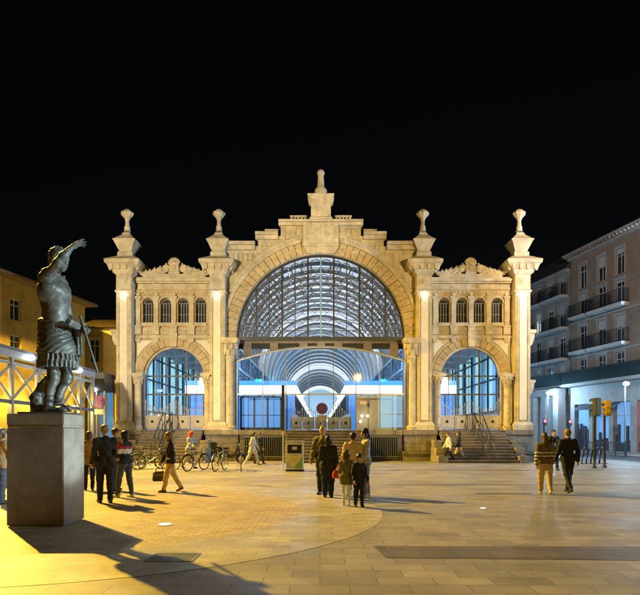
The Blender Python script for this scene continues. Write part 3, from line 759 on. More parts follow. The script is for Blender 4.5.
# barrel vault: skin, ribs, purlins, columns, girders
RV = 5.35; ZV = ZA-.1
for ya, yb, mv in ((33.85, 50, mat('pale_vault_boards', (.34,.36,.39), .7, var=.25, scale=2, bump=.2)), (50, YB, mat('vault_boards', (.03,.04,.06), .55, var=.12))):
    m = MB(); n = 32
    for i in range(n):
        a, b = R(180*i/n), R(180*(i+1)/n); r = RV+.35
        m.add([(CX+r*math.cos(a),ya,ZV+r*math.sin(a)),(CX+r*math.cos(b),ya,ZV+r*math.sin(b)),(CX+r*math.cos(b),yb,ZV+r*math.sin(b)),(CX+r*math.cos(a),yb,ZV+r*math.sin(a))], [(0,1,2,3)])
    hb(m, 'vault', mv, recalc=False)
y = 35.0; ribs = 0
while y < YB-1:
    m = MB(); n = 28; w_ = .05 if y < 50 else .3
    for i in range(n):
        a, b = R(180*i/n), R(180*(i+1)/n)
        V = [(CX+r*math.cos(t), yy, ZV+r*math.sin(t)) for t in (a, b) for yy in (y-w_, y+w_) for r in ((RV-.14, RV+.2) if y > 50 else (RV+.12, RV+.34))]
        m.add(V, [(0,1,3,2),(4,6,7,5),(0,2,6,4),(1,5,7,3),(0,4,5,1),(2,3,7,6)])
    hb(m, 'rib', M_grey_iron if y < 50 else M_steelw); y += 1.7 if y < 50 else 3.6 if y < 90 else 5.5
m = MB()
for i in range(1, 16):
    a = R(180*i/16); r = RV+.2
    m.tube([(CX+r*math.cos(a),33.9,ZV+r*math.sin(a)),(CX+r*math.cos(a),YB,ZV+r*math.sin(a))], .035, 5)
hb(m, 'purlins', M_grey_iron)
for q in (-1, 1):
    m = MB(); x = CX+q*5.35; y = 36.0
    while y < YB: m.tube([(x,y,ZP),(x,y,ZV)], .11, 8); y += 6
    for zz in (5.7, 7.05): m.box(x-.07, x+.07, 33.9, YB, zz, zz+.14)
    y = 34.0
    while y < YB-1.5:
        m.bar((x,y,5.8), (x,y+.75,7.1), .05, .05); m.bar((x,y+.75,7.1), (x,y+1.5,5.8), .05, .05); y += 1.5
    hb(m, 'nave_girder', mat('blue_grey_iron', (.12,.2,.3), .5, .3))
# roof above
m = MB(); m.add([(CX-5.9,34.0,Z3(247)),(CX,34.0,Z3(224)),(CX+5.9,34.0,Z3(247)),(CX+5.9,YB+.4,Z3(247)),(CX,YB+.4,Z3(224)),(CX-5.9,YB+.4,Z3(247))], [(0,1,4,5),(1,2,3,4)])
hb(m, 'roof', mat('dark_roof', (.05,.05,.055), .7))
# stall blocks with luminous fascia
M_fascia = emat('luminous_fascia', (.9, .97, 1.0), 2.2)
M_counter = emat('stall_backlight', (.10, .34, .90), .55)
for q, lb in ((-1, 'long blue-lit stall block with glowing white fascia left of the market aisle'), (1, 'long blue-lit stall block with glowing white fascia right of the market aisle')):
    t = thing('stall_block', lb, 'market stalls', (CX+q*5.5, 38, ZP)); off = Vector((CX+q*5.5, 38, ZP))
    a, b = sorted((CX+q*1.62, CX+q*9.2)); y0 = 38.0; zt = WZ(385.5, y0); zb = WZ(393.5, y0)
    m = MB().box(a, b, y0, y0+.1, zb, zt); xi = CX+q*1.62; p, r = sorted((xi, xi+q*.1)); m.box(p, r, y0+.1, 136, zb, zt); m.build('fascia', M_fascia, t, off)
    m = MB().box(a, b, y0+.01, y0+.09, zt+.003, zt+.33); m.build('blue_band', emat('blue_light_band', (.10,.36,.95), .75), t, off)
    m = MB().box(a+.1, b-.1, y0+.12, 136, zt-.1, zt-.02); m.build('canopy', M_steelw, t, off)
    m = MB().box(a+.15, b-.15, y0+.4, y0+.5, ZP, zb); p, r = sorted((xi+q*.35, xi+q*.45)); m.box(p, r, y0+.5, 136, ZP+1.1, zb); m.build('back_panel', M_counter, t, off)
    m = MB(); p, r = sorted((xi+q*.1, xi+q*.4)); m.box(p, r, y0+.1, 136, ZP, ZP+1.1); m.build('counter', M_steelw, t, off)
    m = MB(); x = a+.2
    while x < b: m.box(x, x+.07, y0+.3, y0+.39, ZP, zb); x += .95
    y = y0+.6
    while y < 134: m.box(p+.05, r-.05, y, y+.07, ZP+1.1, zb); y += 1.9
    m.build('mullions', M_iron, t, off)
    m = MB(); ex = CX+q*4.05; ez = WZ(380.5, 36.5)
    m.box(ex-.22, ex+.22, 36.47, 36.53, ez-.09, ez+.09)
    e = thing('exit_sign', ('green' if q < 0 else 'blue-green') + ' glowing exit sign hanging in the ' + ('left' if q < 0 else 'right') + ' part of the market entrance', 'exit sign', (ex, 36.5, ez))
    m.build('sign_face', emat('exit_green', (.1, .9, .75), .9), e, (ex, 36.5, ez))
    m = MB(); m.tube([(ex,36.5,ez+.09),(ex,36.5,ez+1.6)], .012, 5); m.build('hanger', M_iron, e, (ex, 36.5, ez))
    # unseen area lights added to brighten the vault from below and the aisles from above
    lamp('AREA', 'vault_fill', (CX+q*3.9, 87, 5.0), 21000, (.88, .94, 1.0), target=(CX+q*2.2, 87, 12.0), size=(.6, 98))
    lamp('AREA', 'aisle_fill', (CX+q*10.2, 62, 6.3), 3200, (.25, .6, 1.0), target=(CX+q*9.6, 62, 0), size=(.4, 54))
    lamp('AREA', 'porch_light', (CX+q*6.8, 36.4, 6.4), 520, (.22, .55, 1.0), target=(CX+q*6.8, 36.9, 0), size=(6.5, .4))
lamp('AREA', 'nave_fill', (CX, 45, 6.0), 2200, (.8, .9, 1.0), target=(CX, 44, 12), size=(2.0, 18))  # extra unseen area light added under the near vault

lamp('AREA', 'end_wall_fill', (CX, 126, 8.0), 3000, (.7, .9, 1.0), target=(CX, 142, 6.5), size=(8, 3))  # unseen area light added to brighten the end wall
lamp('AREA', 'nave_down_fill', (CX, 88, 11.2), 3000, (.55, .8, 1.0), target=(CX, 88, 0), size=(2.5, 96))  # unseen area light added overhead to brighten the nave floor
# ------------------------------------------------------------------ houses
M_shade = mat('dark_pane', (.02,.025,.03), .12, var=.3, spec=.7)
M_frame = mat('white_frame', (.50,.50,.50), .5, var=.08)
M_rail = mat('balcony_iron', (.02,.022,.025), .5, .4)
def window(root, x, z0, z1, w, y, m_pane, kind='window', surround=None, shutter=None):
    m = MB(); f = .05
    m.box(x-w/2, x+w/2, y+.12, y+.17, z0, z0+f); m.box(x-w/2, x+w/2, y+.12, y+.17, z1-f, z1)
    for d in (-w/2+f/2, 0, w/2-f/2): m.box(x+d-f/2, x+d+f/2, y+.12, y+.17, z0+f, z1-f)
    m.box(x-w/2, x+w/2, y+.125, y+.165, z0+(z1-z0)*.72-f/2, z0+(z1-z0)*.72+f/2)
    o = m.build(kind, M_frame, root)
    p = MB().box(x-w/2+.01, x+w/2-.01, y+.15, y+.156, z0+.01, z1-.01); p.build('pane', m_pane, o)
    if surround:
        s = MB(); b = .13
        s.box(x-w/2-b, x-w/2, y-.04, y, z0-.02, z1+b); s.box(x+w/2, x+w/2+b, y-.04, y, z0-.02, z1+b); s.box(x-w/2, x+w/2, y-.04, y, z1, z1+b)
        s.box(x-w/2-b-.05, x+w/2+b+.05, y-.1, y, z1+b, z1+b+.1)
        s.build('surround', surround, o)
    if shutter:
        s = MB(); h = (z1-z0)*shutter
        n = int(h/.07)
        for i in range(n): s.box(x-w/2+.02, x+w/2-.02, y+.08, y+.105, z1-h+i*h/n, z1-h+(i+.8)*h/n)
        s.build('roller_shutter', M_frame, o)
    return o
def balcony(root, x0, x1, z, y, dep=.75, h=1.05, m_slab=None, solid=None):
    m = MB().box(x0, x1, y-dep, y, z-.14, z); m.box(x0+.06, x1-.06, y-dep+.06, y, z-.24, z-.14); o = m.build('balcony', m_slab or M_frame, root, bevel=.01)
    m = MB(); m.box(x0, x1, y-dep, y-dep+.04, z+h-.04, z+h); m.box(x0, x1, y-dep, y-dep+.04, z+.08, z+.11)
    for xx in (x0, x1-.04): m.box(xx, xx+.04, y-dep+.04, y, z+h-.04, z+h); m.box(xx, xx+.04, y-dep+.04, y, z+.08, z+.11)
    k = x0+.02
    while k < x1: m.box(k-.009, k+.009, y-dep+.01, y-dep+.03, z, z+h-.04); k += .11
    for xx in (x0+.02, x1-.02):
        k = y-dep+.12
        while k < y: m.box(xx-.009, xx+.009, k-.009, k+.009, z, z+h-.04); k += .11
    m.build('railing', M_rail, o)
    if solid: MB().box(x0+.05, x1-.05, y-dep+.05, y-dep+.07, z+.02, z+h-.05).build('screen', solid, o)
    return o
def house(name, label, loc, rz, L, D, zs, ops, wallm, roof, cat='house'):
    """ops: openings (x, z0, z1, w); wall front at local y=0"""
    t = thing(name, label, cat, loc, rz)
    rect = [(x-w/2, x+w/2, z0, z1) for x, z0, z1, w in ops]
    m = MB().wall_open(0, L, 0, zs, 0, .3, rect)
    m.box(0, .25, .3, D, 0, zs); m.box(L-.25, L, .3, D, 0, zs); m.box(.25, L-.25, D-.25, D, 0, zs)
    m.build('wall', wallm, t)
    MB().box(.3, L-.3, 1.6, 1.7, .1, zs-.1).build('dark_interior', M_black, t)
    return t
M_tan = mat('tan_stucco', (.27,.205,.16), .85, var=.12, scale=1.5, bump=.1, dirt=(.8,.75))
M_greyst = mat('grey_stucco', (.27,.27,.26), .85, var=.12, scale=1.2, bump=.1, dirt=(.8,.7))
M_white = mat('white_stone', (.35,.35,.35), .7, var=.1, scale=2, bump=.1, dirt=(1,.75))
M_quoin = mat('quoin_brick', (.36,.23,.18), .85, var=.2, brick=(.5,.34,.02,1.5,'wall',.5))
M_yell = mat('ochre_stucco', (.40,.28,.09), .85, var=.14, scale=1.3, bump=.1, dirt=(.7,.7))
M_tile = mat('roof_tiles', (.07,.045,.035), .8, var=.3, brick=(.2,.3,.02,.6,'floor',.7))
M_teal = mat('teal_screen', (.02,.055,.06), .25, var=.1)
M_shopblue = emat('shop_window_blue', (.22,.5,.95), .55)
M_shopwhite = emat('shop_window_white', (.6,.8,1), .6)
M_litw = emat('lit_room', (.8,.88,.9), .8)
LA = math.atan2(-.98, .196)
# tall tan house
ops = []; bx = [.0, 1.63, 3.98, 6.1]
bays = (1.63, 3.98, 6.1)
for x in bays: ops += [(x, 14.2, 16.2, .95), (x, 11.8, 13.7, 1.0), (x, 8.75, 10.9, 1.0), (x, 6.0, 8.0, 1.0)]
shop = [(1.5, .15, 4.1, 1.9), (3.9, .15, 4.1, 2.0), (6.3, .15, 4.1, 1.9), (8.7, .15, 4.1, 1.6)]
H1 = house('corner_house', 'tall tan corner house with long balconies, white window surrounds and blue-lit shops at street level', (22.5, 50.2, 0), LA, 10.2, 10, 17.3, ops+shop, M_tan, None)
for i, x in enumerate(bays):
    window(H1, x, 14.2, 16.2, .95, 0, M_shade, surround=M_white, shutter=(.0, .45, .2)[i]); window(H1, x, 11.8, 13.7, 1.0, 0, M_shade, surround=M_white, shutter=(.3, 0, .1)[i])
    window(H1, x, 8.75, 10.9, 1.0, 0, M_shade, surround=M_white, shutter=(0, .35, .5)[i]); window(H1, x, 6.0, 8.0, 1.0, 0, M_shade, surround=M_white)
    balcony(H1, x-1.02, x+1.02, 8.7, 0); balcony(H1, x-1.02, x+1.02, 11.75, 0)
balcony(H1, -.2, 10.3, 5.9, 0, .95, 1.1, M_white, M_teal)
MB().box(0, 10.2, -.03, 0, 4.2, 5.64).build('shop_fascia', M_white, H1)
m = MB().wall_open(0, 10.2, .0, 4.2, -.05, -.003, [(x-w/2, x+w/2, z0, z1) for x, z0, z1, w in shop]); m.build('street_front', M_white, H1)
for x, z0, z1, w in shop:
    o = window(H1, x, z0, z1, w, .2, M_shopblue if x < 8 else emat('shop_window_pink', (1,.15,.55), .9), 'shop_window')
for x, lb_, c in ((2.7, 'awning', (.06,.07,.10)), (5.1, 'awning', (.07,.09,.13))):
    m = MB().add([(x-1.15,-.05,4.05),(x+1.15,-.05,4.05),(x+1.15,-.75,3.7),(x-1.15,-.75,3.7),(x-1.15,-.05,4.0),(x+1.15,-.05,4.0),(x+1.15,-.75,3.55),(x-1.15,-.75,3.55)], [(0,1,2,3),(7,6,5,4),(3,2,6,7),(0,3,7,4),(2,1,5,6),(1,0,4,5)]); m.build('awning', mat('awning_%d' % int(x), c, .8), H1)
for x, z0, z1, w in shop:
    rr_ = random.Random(int(x*10)); m = MB()
    for q_ in range(7):
        xx = x-w/2+.1+(w-.3)*q_/7; hh = rr_.uniform(.5, 2.3); m.box(xx, xx+rr_.uniform(.08,.2), .12, .3, .15, .15+hh)
    m.build('window_display', mat('display_dark', (.05,.05,.07), .6), H1)
for k in range(24):
    w = .55 if k % 2 else .85; MB().box(10.2-w, 10.22, -.05, 0.001, 5.75+k*.48, 5.75+k*.48+.45).build('quoin', M_quoin, H1, bevel=.015)
m = MB().box(-.3, 10.6, -.75, 10, 17.3, 17.45); m.box(-.1, 10.4, -.35, -.0, 16.95, 17.3); k = 0
m.build('cornice', M_white, H1, bevel=.03)
for k in range(26): MB().box(k*.4, k*.4+.12, -.7, -.36, 17.1, 17.3).build('eaves_bracket', M_tan, H1)
m = MB().add([(-.3,-.75,17.46),(10.6,-.75,17.46),(10.6,10,17.46),(-.3,10,17.46),(-.3,4.6,19.3),(10.6,4.6,19.3)], [(0,1,5,4),(2,3,4,5),(0,4,3),(1,2,5),(3,2,1,0)]); m.build('roof', M_tile, H1)
for z in (5.75, 8.45, 11.5): MB().box(0, 10.2, -.08, 0, z-.25, z-.12).build('string_course', M_white, H1)
# grey house beyond
ops = []; bays2 = (1.0, 3.1, 5.4, 7.4, 9.2)
for x in bays2: ops += [(x, 14.15, 15.9, .95), (x, 11.25, 13.3, 1.0), (x, 8.45, 10.5, 1.0), (x, 6.0, 7.8, 1.0)]
arc = [(1.2, .1, 4.6, 1.4), (3.1, .1, 4.6, 1.2), (5.05, .1, 4.6, 1.4), (7.0, .1, 4.6, 1.3), (9.0, .1, 4.6, 1.4)]
LX = (22.5-.196*10.3/.98*.98+.0, 50.2+10.1+.15)
H2 = house('grey_house', 'grey apartment house with dark iron balconies and dim mansard roof beside the market', (22.5-.2*10.25-.02, 60.4, 0), LA, 10.2, 10, 16.4, ops+arc, M_greyst, None)
for i, x in enumerate(bays2):
    for j, (z0, z1) in enumerate(((14.15,15.9),(11.25,13.3),(8.45,10.5),(6.0,7.8))):
        window(H2, x, z0, z1, .95 if j == 0 else 1.0, 0, M_litw if (i == 2 and j == 1) else M_shade, surround=M_white, shutter=((i*3+j*2) % 5)*.12)
        if j < 3: balcony(H2, x-.85, x+.85, z0-.05, 0)
balcony(H2, 0, 10.2, 5.9, 0, .9, 1.1, M_white, M_teal)
for x, z0, z1, w in arc: window(H2, x, z0, z1, w, .1, M_shopwhite if x in (3.1, 7.0) else M_shopblue, 'shop_window')
for x in (.2, 2.15, 4.05, 6.05, 8.0, 9.9): MB().box(x-.38, x+.38, -1.2, -.45, 0, 5.0).build('pillar', M_white, H2, bevel=.02)
MB().box(-.0, 10.2, -1.3, -.35, 5.0, 5.6).build('portico_beam', M_white, H2)
m = MB().add([(-.2,-.5,16.4),(10.4,-.5,16.4),(10.4,.9,18.1),(-.2,.9,18.1),(-.2,9,18.1),(10.4,9,18.1),(10.4,10,16.4),(-.2,10,16.4)], [(0,1,2,3),(3,2,5,4),(4,5,6,7),(0,3,4,7),(1,6,5,2),(7,6,1,0)]); m.build('roof', mat('slate', (.05,.05,.055), .7, var=.25), H2)
MB().box(-.1, 10.3, -.4, 0, 16.1, 16.4).build('cornice', M_white, H2, bevel=.02)
for x in (1.2, 3.1, 5.1): MB().box(x-.05, x+.05, -1.9, -1.3, 2.6, 4.6).build('banner_sign', emat('blue_banner', (.06,.16,.8), .7), H2)
m = MB(); m.box(2.2, 3.2, 4, 5, 17, 19.2); m.build('chimney', M_greyst, H2)
# ochre house at the left
LB = math.atan2(.98, .204)
ops = []
for x in (2.6, 6.5, 10.0, 12.2): ops += [(x, 8.5, 9.8, .9), (x, 6.2, 7.6, .9), (x, .1, 3.2, 1.6)]
H3 = house('ochre_house', 'long ochre plastered house with tiled eaves behind the statue', (-20.0, 28.0, 0), LB, 13.4, 10, 10.9, ops, M_yell, None)
# mirrored local frame: facade looks to -y, so turn it round
for x, z0, z1, w in ops: window(H3, x, z0, z1, w, 0, M_shade, 'window' if z0 > 1 else 'shop_door')
for x in (2.6, 10.0): balcony(H3, x-.75, x+.75, 8.45, 0, .5, .9)
m = MB().box(-.4, 13.8, -.8, 10.3, 10.9, 11.05); m.build('eaves', mat('eaves_timber', (.16,.11,.06), .8), H3)
m = MB().add([(-.4,-.85,11.06),(13.8,-.85,11.06),(13.8,10.3,11.06),(-.4,10.3,11.06),(-.4,4.8,13.0),(13.8,4.8,13.0)], [(0,1,5,4),(2,3,4,5),(0,4,3),(1,2,5),(3,2,1,0)]); m.build('roof', M_tile, H3)
MB().box(0, 13.4, -.06, 0, 4.2, 4.45).build('string_course', M_yell, H3)
ops = [(1.35, 7.4, 9.3, .8), (3.8, 7.4, 9.3, .8), (1.35, 4.4, 6.2, .8), (3.8, 4.4, 6.2, .8)]
H4 = house('back_house', 'small ochre house with one dark window seen between statue and market tower', (-19.9, 46, 0), 0, 5.6, 8, 10.2, ops, M_yell, None)
for x, z0, z1, w in ops: window(H4, x, z0, z1, w, 0, M_shade, surround=M_yell)
m = MB().add([(-.3,-.5,10.2),(5.9,-.5,10.2),(5.9,8.3,10.2),(-.3,8.3,10.2),(-.3,4,11.7),(5.9,4,11.7)], [(0,1,5,4),(2,3,4,5),(0,4,3),(1,2,5),(3,2,1,0)]); m.build('roof', M_tile, H4)

# ------------------------------------------------------------------ steel frame pavilion with yellow panels
M_grs = mat('galvanised_steel', (.36,.37,.39), .5, .2, var=.1)
PV = thing('steel_pavilion', 'white steel lattice pavilion with glowing yellow panels behind the statue pedestal', 'pavilion', (-11.9, 24.8, 0))
PO = PV.location; ys = [19.2, 21.2, 23.2, 25.4, 27.2, 28.8]
for y in ys:
    MB().box(-11.78, -11.62, y-.08, y+.08, 0, 4.45).build('post', M_grs, PV, PO, bevel=.01)
MB().box(-11.8, -11.6, 19.1, 28.9, 4.45, 4.75).build('top_beam', M_grs, PV, PO, bevel=.01)
MB().box(-11.74, -11.66, 19.1, 28.9, 2.72, 2.86).build('lower_beam', M_grey_iron, PV, PO)
MB().box(-11.74, -11.66, 19.1, 28.9, 4.18, 4.3).build('upper_rail', M_grs, PV, PO)
for a, b in zip(ys, ys[1:]):
    m = MB(); x = -11.7
    for p, q in (((x,a+.1,2.9),(x,b-.1,4.15)), ((x+.05,a+.1,4.15),(x+.05,b-.1,2.9))):
        p, q = Vector(p), Vector(q); t = (q-p).normalized(); n = Vector((1,0,0)); sd = t.cross(n).normalized()*.045
        m.add([p-sd-n*.03, p+sd-n*.03, p+sd+n*.03, p-sd+n*.03, q-sd-n*.03, q+sd-n*.03, q+sd+n*.03, q-sd+n*.03], [(3,2,1,0),(4,5,6,7),(0,1,5,4),(1,2,6,5),(2,3,7,6),(3,0,4,7)])
    m.build('cross_brace', M_grs, PV, PO)
m = MB()
m.box(-12.75, -12.70, 19.1, 28.9, 0, 3.9); m.build('yellow_panel', mat('yellow_panel', (.80,.50,.03), .6, var=.1), PV, PO)
m = MB().box(-13.6, -11.55, 19.0, 29.0, 4.76, 4.84); m.build('roof', M_grey_iron, PV, PO)
for i, (y, z) in enumerate(((20.6,3.0),(22.3,3.0),(24.4,3.0),(26.3,3.0),(28.0,2.9))):
    MB().ball((-12.3, y, z), .09).build('bulb', emat('warm_bulb', (1,.8,.45), 9), PV, PO)
    lamp('POINT', 'pavilion_bulb', (-12.2, y, z-.05), 90, (1, .72, .18), .08)
for y in (22.4, 26.9):
    m = MB().ball((-11.5, y, 4.62), .10); m.box(-11.6, -11.5, y-.03, y+.03, 4.58, 4.66); m.build('white_lamp', emat('cool_lamp', (.85,.95,1), 14), PV, PO)
    lamp('POINT', 'pavilion_white', (-11.32, y, 4.62), 8, (.8, .93, 1), .08)
# kiosk
KY = 31.2; kx0, kx1 = WX(87.5, KY), -11.98
K = thing('kiosk', 'dark flat-roofed kiosk with blue glass sides beside the left market tower', 'kiosk', ((kx0+kx1)/2, KY+.7, 0)); KO = K.location
MB().box(kx0, kx1, KY-.1, KY+1.6, WZ(391,KY), WZ(372.5,KY)).build('fascia', mat('charcoal_panel', (.045,.05,.06), .4), K, KO, bevel=.02)
m = MB()
for x in (kx0+.05, (kx0+kx1)/2, kx1-.05): m.box(x-.04, x+.04, KY, KY+.08, 0, WZ(391,KY)); m.box(x-.04, x+.04, KY+1.42, KY+1.5, 0, WZ(391,KY))
m.build('frame', M_steelw, K, KO)
MB().box(kx0+.1, kx1-.1, KY+1.45, KY+1.47, .1, WZ(391,KY)).build('blue_panel', emat('kiosk_blue', (.12,.42,.85), .42), K, KO)
MB().box(kx0+.1, kx1-.1, KY+.03, KY+.05, .1, WZ(393,KY)).build('glass_front', M_glass, K, KO)
m = MB().ball((WX(95,KY-.2), KY-.2, WZ(389.5,KY-.2)), .1); m.build('white_lamp', emat('cool_lamp', (.85,.95,1), 14), K, KO)

# no stopping signs
def road_sign(px, py, Y, label, rpx=6.0):
    x, z, r = WX(px, Y), WZ(py, Y), rpx/F*Y
    t = thing('road_sign', label, 'road sign', (x, Y, 0)); o = t.location
    m = MB().tube([(x,Y+.06,0),(x,Y+.06,z+r)], .035, 10); m.build('pole', M_grey_iron, t, o, smooth=True)
    def dsk(rad, y, name, mt, par, ring=None):
        m = MB(); n = 32
        P = [(x+rad*math.cos(2*math.pi*k/n), z+rad*math.sin(2*math.pi*k/n)) for k in range(n)]
        return m.prism(P, y, y+.02).build(name, mt, par, o)
    d = dsk(r, Y, 'disc', mat('sign_red', (.62,.03,.05), .4), t)
    dsk(r*.82, Y-.012, 'blue_field', mat('sign_blue', (.10,.14,1.0), .4), d)
    m = MB()
    for s in (-1, 1):
        m.bar((x-r*.55*s, Y-.018, z-r*.55), (x+r*.55*s, Y-.018, z+r*.55), r*.12, .006 if s > 0 else .009)
    m.build('red_cross', mat('sign_red', (.62,.03,.05), .4), d, o)
    MB().box(x-r*.75, x+r*.75, Y, Y+.02, z-r*2.0, z-r*1.15).build('plate', mat('sign_white', (.7,.7,.7), .4), t, o)
    return t
road_sign(99, 402, 29.5, 'round red and blue no stopping sign on a pole by the kiosk', 6.2)
road_sign(322, 408.5, 26.5, 'round red and blue no stopping sign on a pole before the middle steps', 5.8)

# waste bin totem
BY = GY(471.5); x0, x1 = WX(285, BY), WX(304, BY)
T = thing('recycling_bin', 'white framed recycling bin with green and yellow front panel on the plaza', 'recycling bin', ((x0+x1)/2, BY, 0)); TO = T.location
zt = WZ(441, BY)
m = MB(); m.box(x0+.03, x1-.03, BY+.02, BY+.55, .08, zt-.06); m.build('body', mat('bin_white', (.8,.8,.78), .45), T, TO, bevel=.02)
MB().box(x0-.02, x1+.02, BY-.04, BY+.6, zt-.06, zt).build('lid', mat('bin_grey', (.5,.5,.5), .4), T, TO, bevel=.015)
MB().box(x0+.02, x1-.02, BY+.04, BY+.53, 0, .08).build('base', M_iron, T, TO)
p = MB().box(x0+.1, x1-.1, BY+.0, BY+.02, zt-.52, zt-.16).build('slot', M_black, T, TO)
m = MB(); m.add([(x0+.07,BY-.002,.14),(x1-.07,BY-.002,.14),(x1-.07,BY-.002,zt-.6),(x0+.07,BY-.002,zt-.6)], [(0,1,2,3)])
pn = m.build('front_panel', mat('panel_yellow', (.8,.74,.38), .45, var=.25), T, TO)
m = MB().add([(x0+.35,BY-.006,.14),(x1-.07,BY-.006,.14),(x1-.07,BY-.006,zt-.66)], [(0,1,2)]); m.build('green_patch', mat('panel_green', (.28,.5,.10), .45), pn, TO)
m = MB().add([(x0+.07,BY-.008,.14),(x0+.33,BY-.008,.14),(x0+.07,BY-.008,.45)], [(0,1,2)]); m.build('pale_patch', mat('panel_pale', (.5,.6,.62), .45), pn, TO)
m = MB().box((x0+x1)/2-.1, (x0+x1)/2+.1, BY-.01, BY+0.0, zt-.36, zt-.24); m.build('notice', mat('sign_white', (.7,.7,.7), .4), T, TO)
# slim banner post
QY = GY(472.5); x = WX(283, QY); T = thing('banner_post', 'slim grey post with a narrow dark banner left of the recycling bin', 'post', (x, QY, 0)); o = T.location
MB().tube([(x,QY,0),(x,QY,WZ(384,QY))], .022, 8).build('pole', M_steelw, T, o)
MB().box(x-.06, x+.06, QY-.035, QY+.035, WZ(431,QY), WZ(385,QY)).build('banner', mat('banner_grey', (.09,.10,.12), .6), T, o, bevel=.02)

# ------------------------------------------------------------------ street things at the right
def traffic_light(px, pyb, zt, zb, label, m_head, face, sign=False):
    Y = GY(pyb); x = WX(px, Y)
    t = thing('traffic_light', label, 'traffic light', (x, Y, 0), R(face))
    MB().lathe(0, 0, [(.11,0),(.11,.06),(.07,.1),(.055,.5),(.05,zt-.05)], 14).build('pole', M_iron, t, smooth=True)
    w = .15
    h = MB().box(-w, w, .0, .26, zb, zt); hd = h.build('signal_head', m_head, t, bevel=.03)
    dz = (zt-zb)/3
    for k in range(3):
        z = zb+dz*(k+.5)
        v = MB()
        for i in range(9):
            a, b = R(-10+200*i/9), R(-10+200*(i+1)/9); rr = dz*.42
            v.add([(rr*math.cos(a), -.2, z+rr*math.sin(a)), (rr*math.cos(b), -.2, z+rr*math.sin(b)), (rr*math.cos(b), 0, z+rr*math.sin(b)), (rr*math.cos(a), 0, z+rr*math.sin(a))], [(0,1,2,3)])
        v.build('visor', m_head, hd, recalc=False)
        MB().lathe(0, 0, [(.001,0),(dz*.36,.0)], 16)
        l = MB().ball((0, -.01, z), (dz*.36, .03, dz*.36), 14, 8); l.build('lens', mat('lens_'+('red','amber','green')[2-k], ((.25,.02,.02),(.3,.16,.02),(.02,.2,.08))[2-k], .2), hd)
    if sign: MB().box(-.1, .1, -.06, -.02, zb-.65, zb-.1).build('crossing_sign', mat('sign_violet', (.12,.10,.35), .4), t, bevel=.01)
    return t
Y = GY(468)
traffic_light(594.5, 468, WZ(398,Y), WZ(416,Y), 'black traffic light on the left pole of the pair near the houses', mat('black_plastic', (.02,.02,.02), .6), 200)
traffic_light(604.5, 467.5, WZ(400,Y), WZ(415.5,Y), 'yellow traffic light on the right pole of the pair near the houses', mat('signal_yellow', (.55,.36,.03), .4), -105, True)
lamp('POINT', 'signal_glow', (WX(601,Y)-.35, Y-.5, WZ(407,Y)), 4, (1, .62, .1), .1)
def ped_signal(px, pyb, py, label):
    Y = GY(pyb); x = WX(px, Y); z = WZ(py, Y)
    t = thing('pedestrian_signal', label, 'pedestrian signal', (x, Y, 0))
    MB().tube([(0,0,0),(0,0,z+.2)], .05, 10).build('pole', M_iron, t, smooth=True)
    h = MB().box(-.13, .13, -.2, -.04, z-.25, z+.2).build('signal_head', M_iron, t, bevel=.02)
    MB().ball((0,-.2,z+.06), (.10,.03,.10)).build('red_lens', emat('red_signal', (1,.06,.08), 7), h)
ped_signal(544, 455.5, 422, 'pedestrian signal glowing red at the corner of the market')
ped_signal(569, 455.5, 422.5, 'pedestrian signal glowing red before the grey house pillars')
def bracket_lamp(px, py, Y, label, pw):
    x, z = WX(px, Y), WZ(py, Y)
    t = thing('street_lamp', label, 'street lamp', (x, Y, 0)); 
    MB().tube([(0,0,0),(0,0,z-.25)], .06, 10, r2=.045).build('pole', M_grey_iron, t, smooth=True)
    MB().tube([(0,0,z-.3),(0,0,z+.14),(-.05,-.1,z+.2),(-.08,-.28,z+.16)], .03, 8).build('arm', M_grey_iron, t)
    MB().ball((-.08,-.3,z), (.2,.2,.13)).build('lamp_head', emat('street_lamp_lens', (.8,.94,1), 22), t)
    lamp('POINT', 'street_lamp_light', (x-.1, Y-.35, z-.2), pw, (.42, .72, 1.0), .12)
bracket_lamp(548, 393, 50.0, 'bright cool street lamp before the white pillars right of the market', 1000)
bracket_lamp(625, 384, 38.5, 'bright cool street lamp close to the corner house at the right', 650)
# bicycle stand rack
RY = GY(464); rx = WX(582, RY)
T = thing('bike_rack', 'dark row of slanted bicycle stands beside the traffic lights', 'bicycle rack', (rx, RY, 0), R(12))
for k in range(5):
    xx = k*.26
    MB().tube([(xx,0,0),(xx+.12,.05,.78),(xx+.2,.1,.86),(xx+.28,.15,.78),(xx+.38,.55,0)], .028, 8).build('hoop', M_iron, T)
MB().box(-.1, 1.5, -.03, .03, 0, .03).build('ground_rail', M_iron, T)
def rail(px0, px1, pyb, label):
    Y = GY(pyb); a, b = WX(px0, Y), WX(px1, Y)
    T = thing('street_railing', label, 'railing', (a, Y, 0)); m = MB()
    m.box(0, b-a, -.02, .02, .95, 1.0); m.box(0, b-a, -.02, .02, .15, .19); k = 0.0
    while k < b-a: m.box(k-.012, k+.012, -.012, .012, .19, .95); k += .14
    m.build('bars', M_iron, T); k = 0.0
    while k <= b-a+.01: MB().box(k-.035, k+.035, -.035, .035, 0, 1.05).build('post', M_iron, T); k += (b-a)/4
rail(584, 626, 456.5, 'dark street railing in front of the blue-lit shop windows')
